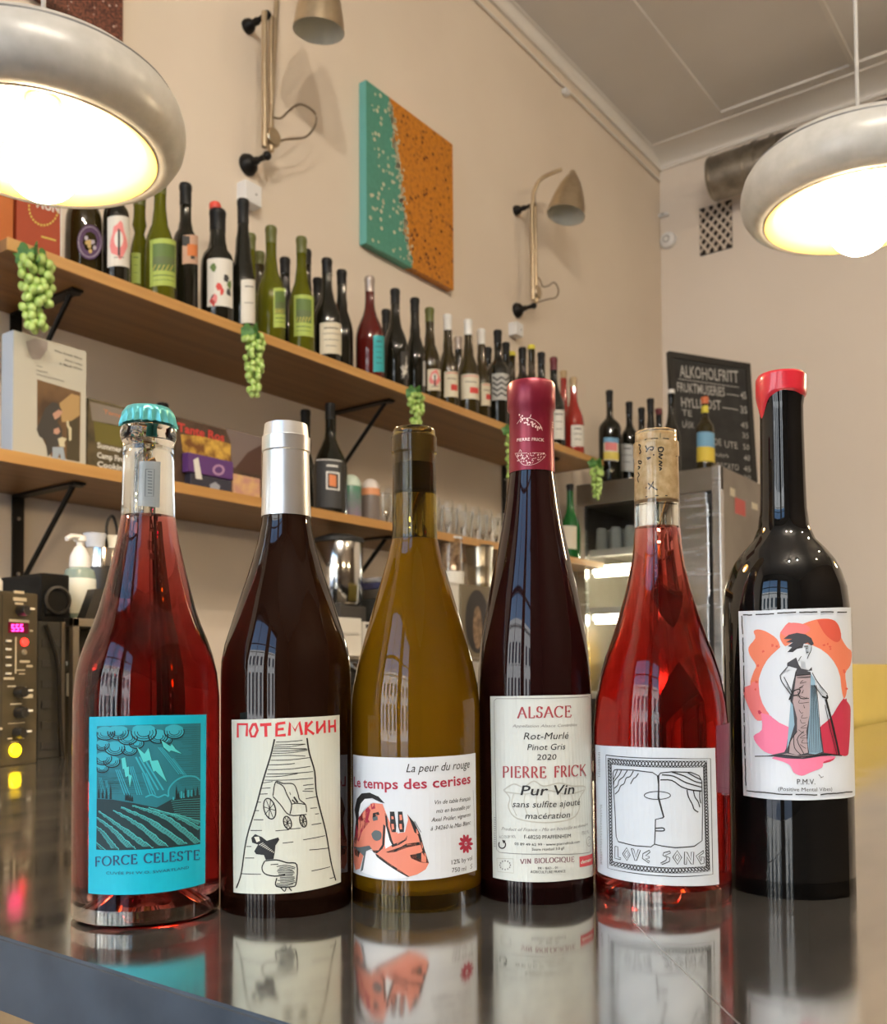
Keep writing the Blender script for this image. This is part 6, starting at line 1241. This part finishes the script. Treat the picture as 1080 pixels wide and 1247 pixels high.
# standing surface for them: a dish rack shelf in front of the machine
RZ = 1.285
rk = thing('counter_shelf', 'narrow steel shelf standing in front of the espresso machine', 'shelf', (px_x(500, 1.78), 1.78, .0)); 
xr0, xr1 = px_x(396, 1.78), px_x(622, 1.78); xc_ = rk.location.x
MB().bbox((xr0-xc_, -.055, RZ-.012), (xr1-xc_, .055, RZ), .001).build('shelf_board', ssd, rk)
for x in (xr0+.01, xr1-.02): 
    for y in (-.04, .04): MB().box((x-xc_, y-.006, .901), (x-xc_+.012, y+.006, RZ-.012)).build('leg', blk, rk)
def stand(name, label, cat, p0, p1, ytop, Y, m, th=.02, z0=RZ, part='panel'):
    a, b = at(p0, 760, 1, Y), at(p1, 760, 1, Y); top = at((p0+p1)/2, ytop, 1, Y).z; t = thing(name, label, cat, ((a.x+b.x)/2, Y, z0)); hx = (b.x-a.x)/2
    MB().bbox((-hx, 0, 0), (hx, th, top-z0), .0015).build(part, m, t); return t, hx, top-z0
t, hx, hh = stand('framed_picture', 'small dark picture with an oval portrait, seen between two bottles', 'picture', 562, 599, 713, 1.79, mat('frame_olive', (.16, .13, .08), .5), .016)
MB().add([(hx*.78*cos(radians(q)), -.001, hh*.5+hh*.44*sin(radians(q))) for q in range(0, 360, 15)], [tuple(range(24))]).build('oval_portrait', mat('oval_black', (.015, .012, .01), .4), t)
MB().add([(hx*.30*cos(radians(q)), -.002, hh*.42+hh*.3*sin(radians(q))) for q in range(0, 360, 20)], [tuple(range(18))]).build('face_print', noisy(mat('oval_face', rough=.5), (.10, .06, .03), (.3, .2, .12), 60, 3), t)
t, hx, hh = stand('paper_carton', 'plain white carton left of the small dark picture', 'carton', 524, 560, 709, 1.80, wht, .05, part='carton_body'); MB().bbox((-hx, -.001, hh*.97), (hx, .051, hh*1.01), .001).build('flap', mat('carton_fold', (.5, .48, .43), .7), t)
t, hx, hh = stand('paper_carton', 'leaning white carton between the second and third bottle', 'carton', 402, 440, 752, 1.75, wht, .04, part='carton_body'); MB().bbox((-hx*.2, -.002, hh*.55), (hx*.8, 0, hh*.62), .0005).build('fold_line', mat('carton_fold', (.5, .48, .43), .7), t)
t, hx, hh = stand('paper_carton', 'second white carton with a dark slot, just left of the orange wine', 'carton', 442, 474, 758, 1.76, wht, .04, part='carton_body'); MB().bbox((-hx*.8, -.002, hh*.82), (hx*.5, 0, hh*.93), .0005).build('dark_slot', dkm, t)
# things on the machine's tray
def lathe_thing(name, label, cat, px, Y, z, parts):
    p = at(px, 700, 1, Y); t = thing(name, label, cat, (p.x, Y, z))
    for nm, pr, m in parts: MB().lathe(pr, 32).build(nm, m, t)
    return t
k_ = depth(at(550, 700, 1, 1.98))/FPX; zz = TZ
H1 = at(584, 666, 1, 1.98).z-zz; R1 = 18*k_
bk = lathe_thing('ice_bucket', 'ribbed metal bucket on top of the espresso machine', 'bucket', 584, 1.98, zz, [('bucket_wall', [(0, 0), (R1*.72, 0), (R1*.74, .004), (R1*.80, H1*.28), (R1*.83, H1*.30), (R1*.81, H1*.33), (R1*.88, H1*.60), (R1*.91, H1*.62), (R1*.89, H1*.65), (R1*.96, H1*.95), (R1, H1), (R1*.95, H1), (R1*.7, .01), (0, .01)], mat('zinc_bucket', (.62, .58, .48), .28, 1.0))])
MB().lathe([(R1, H1-.003), (R1*1.05, H1), (R1, H1+.003)], 32, close=True).build('rolled_rim', chrome, bk)
H2 = at(550, 655, 1, 1.98).z-zz; R2 = 14*k_
corkbits = noisy(mat('cork_bits', rough=.8), (.20, .10, .05), (.62, .42, .24), 70, 3, bump=.5)
jr = lathe_thing('cork_jar', 'glass jar full of corks standing in a white tin', 'jar', 549, 1.98, zz, [('white_tin', [(0, 0), (R2*1.12, 0), (R2*1.14, .003), (R2*1.14, H2*.42), (R2*1.1, H2*.43), (0, H2*.43)], wht), ('corks', [(0, H2*.44), (R2*.9, H2*.44), (R2*.92, H2*.9), (0, H2*.93)], corkbits), ('glass_wall', [(R2, H2*.435), (R2, H2*.97), (R2*.96, H2*.97), (R2*.96, H2*.435)], gl), ('rim', [(R2*.95, H2*.97), (R2*1.05, H2*.97), (R2*1.05, H2), (R2*.95, H2)], wp)])
# grinder with chrome hopper
px = 413; Yg = 2.02; p = at(px, 700, 1, Yg); kk = depth(p)/FPX; Rg = 29*kk; zt = at(px, 661, 1, Yg).z; zb = at(px, 738, 1, Yg).z
gr = thing('coffee_grinder', 'coffee grinder with a tall chrome drum below the lower shelf', 'coffee grinder', (p.x, Yg, .90)); z9 = .90
MB().lathe([(0, zb-z9), (Rg*.9, zb-z9), (Rg, zb-z9+.01), (Rg, zt-z9-.006), (Rg*.96, zt-z9), (0, zt-z9)], 40).build('chrome_drum', chrome, gr); MB().lathe([(0, zt-z9), (Rg*1.04, zt-z9), (Rg*1.04, zt-z9+.012), (Rg*.5, zt-z9+.025), (0, zt-z9+.026)], 40).build('black_lid', dkm, gr)
MB().bbox((-.06, -.06, .30), (.06, .08, zb-z9), .008).build('grinder_body', mat('machine_dark', (.05, .045, .04), .4), gr); MB().bbox((-.062, -.08, 0), (.062, .1, .03), .006).build('base_plate', ssd, gr); MB().bbox((-.05, -.02, .03), (.05, .07, .30), .004).build('grinder_column', ssd, gr); MB().tube([(0, -.06, .36), (0, -.13, .33)], [.02, .012], 12).build('spout', chrome, gr)
p = at(455, 730, 1, 1.98); t = thing('storage_tin', 'grey storage tin between the coffee grinder and the espresso machine', 'tin', (p.x, 1.98, .901)); MB().bbox((-.03, -.06, 0), (.03, .07, TZ-.93), .004).build('tin_body', mat('amp_grey', (.035, .035, .032), .6, .0, spec=.25), t); MB().bbox((-.032, -.062, TZ-.93), (.032, .072, TZ-.901), .004).build('tin_lid', ssd, t)
t = thing('folded_cloth', 'dark blue folded cloth lying on the grey storage tin', 'cloth', (p.x, 1.98, TZ+.0005)); MB().bbox((-.032, -.05, 0), (.032, .05, .022), .008).build('cloth_fold', noisy(mat('navy_cloth', rough=.95), (.02, .02, .06), (.05, .05, .11), 30, 3), t); MB().bbox((-.03, -.045, .022), (.03, .045, .038), .007).build('cloth_fold', mat('grey_cloth', (.25, .25, .26), .9), t)
# small orange fruit and bowl between bottles three and four
p = at(574, 788, 1, 1.78)
# ================================================================= left: rack unit and appliances on the counter
A, B = at(-26, 937, 2, CZ), at(44.5, 929, 2, CZ); ux = (B-A).normalized(); ux.z = 0; Wm = (B-A).length; nx = Vector((-ux.y, ux.x, 0)); Hm = at(44, 723, 0, B.x).z
dB = hypot(B.x, B.y); d_ = pray(44.5, 723); tt = dB/hypot(d_.x, d_.y); Hm = EYE.z+d_.z*tt-CZ
mx_ = bpy.data.objects.new('audio_mixer', None); COL.objects.link(mx_); mx_['label'] = 'upright olive grey audio mixer with a red display and glowing yellow button'; mx_['category'] = 'mixer'
mx_.matrix_world = Matrix(((ux.x, nx.x, 0, A.x), (ux.y, nx.y, 0, A.y), (0, 0, 1, CZ), (0, 0, 0, 1)))
face = noisy(mat('mixer_face', rough=.5), (.045, .037, .018), (.062, .05, .025), 30, 2); MB().bbox((0, 0, 0), (Wm, .11, Hm), .003).build('chassis', face, mx_)
MB().bbox((.003, .012, .003), (Wm-.003, .12, Hm-.003), .003).build('rear_case', dkm, mx_)
def mpt(px, py):                                  # pixel on the mixer's face -> local x, z
    d = pray(px, py); n = nx; t = (A-EYE).dot(n)/d.dot(n); p = EYE+d*t; return ((p-A).dot(ux), p.z-CZ)
C5 = lambda x, y: mpt(x/4.99, 700+y/4.99)
rotx = Matrix.Rotation(pi/2, 4, 'X')
def mrect(name, m, x0, y0, x1, y1, d=.0012, r=.0003):
    a, b = C5(x0, y1), C5(x1, y0); return MB().bbox((a[0], -d, a[1]), (b[0], .001, b[1]), r).build(name, m, mx_)
def mdisc(name, m, x, y, rp, d=.003, seg=24):
    a = C5(x, y); r = rp/4.99*depth(A)/FPX; return MB().lathe([(0, d), (r*.85, d), (r, d*.6), (r, 0), (0, 0)], seg, M=Matrix.Translation((a[0], 0, a[1])) @ rotx).build(name, m, mx_)
legend = mat('legend_white', (.55, .5, .38), .6); knob = mat('knob_black', (.015, .014, .012), .35)
for x, y in ((120, 218), (108, 712), (108, 835), (100, 960)):
    kb = mdisc('control_knob', knob, x, y, 36, .016); a = C5(x+20, y-8); MB().bbox((a[0]-.001, -.0175, a[1]-.001), (a[0]+.007, -.0155, a[1]+.002), .0004).build('knob_pointer', mat('pointer_white', (.8, .78, .7), .4), kb)
mrect('display_window', mat('display_dark', (.12, .0, .02), .2), 48, 292, 170, 352, .0015)
for i in range(3):
    x = 66+i*26
    for s_ in ((0, 300, 16, 305), (0, 318, 16, 323), (0, 336, 16, 341), (0, 300, 4, 322), (13, 318, 17, 341)): mrect('display_digit', mat('led_magenta', (1, .05, .3), .5, emis=7., emc=(1, .02, .22)), x+s_[0], s_[1]+2, x+s_[2], s_[3]+2, .002, .0001)
mdisc('red_button', mat('button_red', (.7, .03, .02), .4, emis=1.6, emc=(1, .03, .02)), 145, 409, 27, .004); mdisc('grey_button', mat('button_grey', (.25, .23, .17), .5), 145, 470, 18, .003)
mdisc('yellow_button', mat('button_yellow', (1, .8, .05), .4, emis=2.6, emc=(1, .62, .0)), 88, 1066, 43, .005)
for (x0, y0, x1, y1) in [(85, 100, 145, 112), (80, 142, 160, 157), (90, 170, 140, 180), (55, 276, 175, 288), (22, 622, 85, 638), (120, 520, 180, 534), (160, 548, 196, 562), (95, 575, 150, 583), (115, 598, 150, 605), (140, 725, 198, 750), (45, 673, 95, 682), (110, 680, 160, 690), (62, 780, 130, 790), (48, 896, 150, 906), (45, 990, 72, 1000), (110, 990, 145, 998), (65, 1012, 110, 1019), (150, 812, 172, 820), (180, 335, 198, 345), (90, 378, 100, 600)]:
    mrect('legend_print', legend, x0, y0, x1, y1, .0008, .0002)
for y in (402, 452, 500, 550, 600): mrect('slide_switch', mat('pointer_white', (.8, .78, .7), .4), 34, y-6, 62, y+6, .003)
mdisc('indicator', legend, 4, 935, 8, .002); mrect('side_groove', dkm, 6, 120, 12, 1120, .0006, .0001)
a = C5(65, 75); MB().lathe([(0, 0), (.009, 0), (.009, .016), (.006, .022), (0, .022)], 16, (a[0], .03, Hm)).build('white_plug', wp, mx_)
# appliances to the right of the mixer, standing on the counter's far part
YA = 1.47
def cbox(name, lo, hi, m, parent, o, r=.002): return MB().bbox(tuple(Vector(lo)-o), tuple(Vector(hi)-o), r).build(name, m, parent)
xa, xb_ = at(46, 850, 1, YA).x, at(77, 850, 1, YA).x; zt_ = at(62, 757, 1, YA).z; o = Vector(((xa+xb_)/2, YA+.1, CZ))
t = thing('power_amplifier', 'grey slotted metal cabinet beside the mixer', 'cabinet', o); cbox('cabinet_shell', (xa, YA, CZ), (xb_, YA+.22, zt_), mat('amp_grey', (.035, .035, .032), .6, .0, spec=.25), t, o); cbox('edge_rail', (xb_-.006, YA-.004, CZ), (xb_+.001, YA, zt_), ssd, t, o, .001)
for i in range(6): z = zt_-.03-i*.034; cbox('vent_slot', (xa+.006, YA-.0015, z-.012), (xa+.045, YA-.0002, z), dkm, t, o, .0003)
MB().tube(catmull([(xa-o.x+.01, -.106, .22), (xa-o.x+.03, -.108, .16), (xb_-o.x-.012, -.11, .07), (xb_-o.x-.008, -.11, .001)], 6), .0035, 6).build('cable', knob, t)
xq0, xq1 = at(44, 720, 1, YA+.02).x, at(79, 720, 1, YA+.02).x; z2 = at(60, 699, 1, YA+.02).z; o2 = Vector(((xq0+xq1)/2, YA+.1, zt_))
t = thing('speaker_box', 'black speaker box on top of the grey slotted cabinet', 'speaker', o2); cbox('speaker_cabinet', (xq0, YA+.005, zt_), (xq1, YA+.2, z2), mat('speaker_black', (.008, .008, .008), .7, spec=.15), t, o2, .006); cbox('front_baffle', (xq0+.006, YA+.0, zt_+.012), (xq1-.006, YA+.006, z2-.03), MATS['speaker_black'], t, o2, .002)
MB().lathe([(.020, .0), (.024, .002), (.024, .004), (.020, .005)], 24, close=True, M=Matrix.Translation((0, -.1, (z2-zt_)*.45)) @ rotx).build('speaker_ring', mat('ring_grey', (.022, .02, .018), .4), t)
xs0, xs1 = at(20, 712, 1, YA+.05).x, at(80, 712, 1, YA+.05).x
# open steel frame rack with dark contents; carries soap bottle and kettle
xa, xb_ = at(79, 850, 1, YA-.02).x+.014, at(165, 850, 1, YA-.02).x; zt_ = at(100, 753, 1, YA-.02).z; Y0 = YA-.02; o = Vector(((xa+xb_)/2, Y0+.12, CZ))
t = thing('glass_washer', 'steel framed glasswasher with a dark open front, behind the first bottle', 'dishwasher', o)
fm_ = ssd
for (lo, hi) in [((xa, Y0, CZ), (xa+.012, Y0+.012, zt_)), ((xb_-.012, Y0, CZ), (xb_, Y0+.012, zt_)), ((xa, Y0, zt_-.014), (xb_, Y0+.24, zt_)), ((xa+.012, Y0, CZ+.085), (xb_-.012, Y0+.01, CZ+.097))]: cbox('frame_rail', lo, hi, fm_, t, o, .001)
cbox('dark_interior', (xa+.004, Y0+.10, CZ), (xb_-.004, Y0+.24, zt_-.014), mat('interior_olive', (.035, .03, .015), .4), t, o)
for i in range(5): MB().lathe([(0, 0), (.018, 0), (.022, .06), (.020, .06), (.016, .003), (0, .003)], 14, (xa+.04+i*.035-o.x, Y0+.05-o.y, .10)).build('glass_in_rack', gl, t)
cbox('white_panel', (xa+.018, Y0+.04, CZ+.10), (xa+.05, Y0+.05, CZ+.14), wht, t, o, .003); tw = thing('black_wedge', 'black wedge shaped scoop in front of the soap dispenser', 'item', (at(120, 740, 1, Y0).x, Y0+.015, zt_)); MB().prism([(-.024, 0), (.03, 0), (.03, .052), (-.004, .052)], -.012, .012, Matrix.Rotation(pi/2, 4, 'X')).build('wedge_body', knob, tw); MB().box((.005, -.0135, .008), (.022, -.012, .03)).build('white_tab', wht, tw)  # the black wedge is an unidentified angular item, not a known tool
# soap dispenser
px = 97; Ys = Y0+.07; p = at(px, 720, 1, Ys); kk = depth(p)/FPX; Rs = 19.5*kk*.95; zt = at(px, 690, 1, Ys).z; o = Vector((p.x, Ys, zt_)); Hs = zt-zt_
t = thing('soap_dispenser', 'clear pump bottle with a white pump and pale label', 'soap bottle', o)
MB().lathe([(0, 0), (Rs*.95, 0), (Rs, .004), (Rs, Hs*.82), (Rs*.9, Hs*.93), (Rs*.55, Hs), (0, Hs)], 32).build('bottle_body', mat('soap_plastic', (.42, .55, .50), .15, trans=.5, ior=1.3), t)
MB().lathe([(Rs*1.01, .012), (Rs*1.02, .014), (Rs*1.02, Hs*.76), (Rs*1.01, Hs*.77)], 32).build('label', mat('soap_label', (.62, .66, .62), .5), t)
hp = at(px, 655, 1, Ys).z-zt_
MB().lathe([(Rs*.64, Hs*.97), (Rs*.66, Hs), (Rs*.62, Hs+.018), (Rs*.34, Hs+.034), (.006, Hs+.036), (.006, hp-.008), (.011, hp-.006), (.010, hp+.004), (0, hp+.005)], 24).build('pump', wp, t); MB().tube([(0, 0, hp), (-.024, -.012, hp-.001), (-.036, -.016, hp-.007)], [.006, .005, .004], 10).build('nozzle', wp, t)
# kettle / small steel pot with a looped handle behind the soap
px = 122; Yk = Y0+.19; p = at(px, 690, 1, Yk); kk = depth(p)/FPX; Rk = 26*kk; o = Vector((p.x+.01, Yk, zt_)); z_1 = at(px, 692, 1, Yk).z-zt_; z_2 = at(px, 672, 1, Yk).z-zt_
t = thing('steel_pot', 'black and steel pot behind the soap dispenser', 'pot', o); MB().lathe([(0, 0), (Rk, 0), (Rk*1.02, .01), (Rk*1.02, z_1), (0, z_1)], 32).build('pot_body', knob, t); MB().lathe([(Rk*1.03, z_1-.0), (Rk*1.03, z_1+.003), (Rk*.95, z_2), (Rk*.93, z_2+.005), (0, z_2+.006)], 32).build('steel_collar', chrome, t)
px = 120; z_3 = at(px, 655, 1, Yk).z-zt_
t2 = thing('paper_cups', 'two pale stacked cups on the pot behind the soap pump', 'cups', (o.x, o.y, zt_+z_2+.007)); 
for dx, c in ((-.022, 'blue'), (.024, 'cream')): MB().lathe([(0, 0), (.016, 0), (.022, z_3-z_2), (.020, z_3-z_2), (.014, .003), (0, .003)], 20, (dx, 0, 0)).build('cup', mat('cup_'+c, {'blue': (.50, .54, .62), 'cream': (.68, .65, .55)}[c], .6), t2)
MB().tube(catmull([(.005, 0, .0), (.004, 0, z_3-z_2+.02), (.016, 0, z_3-z_2+.04), (.026, 0, z_3-z_2+.02), (.028, 0, z_3-z_2-.001)], 6), .0028, 8).build('wire_handle', blk, t2)
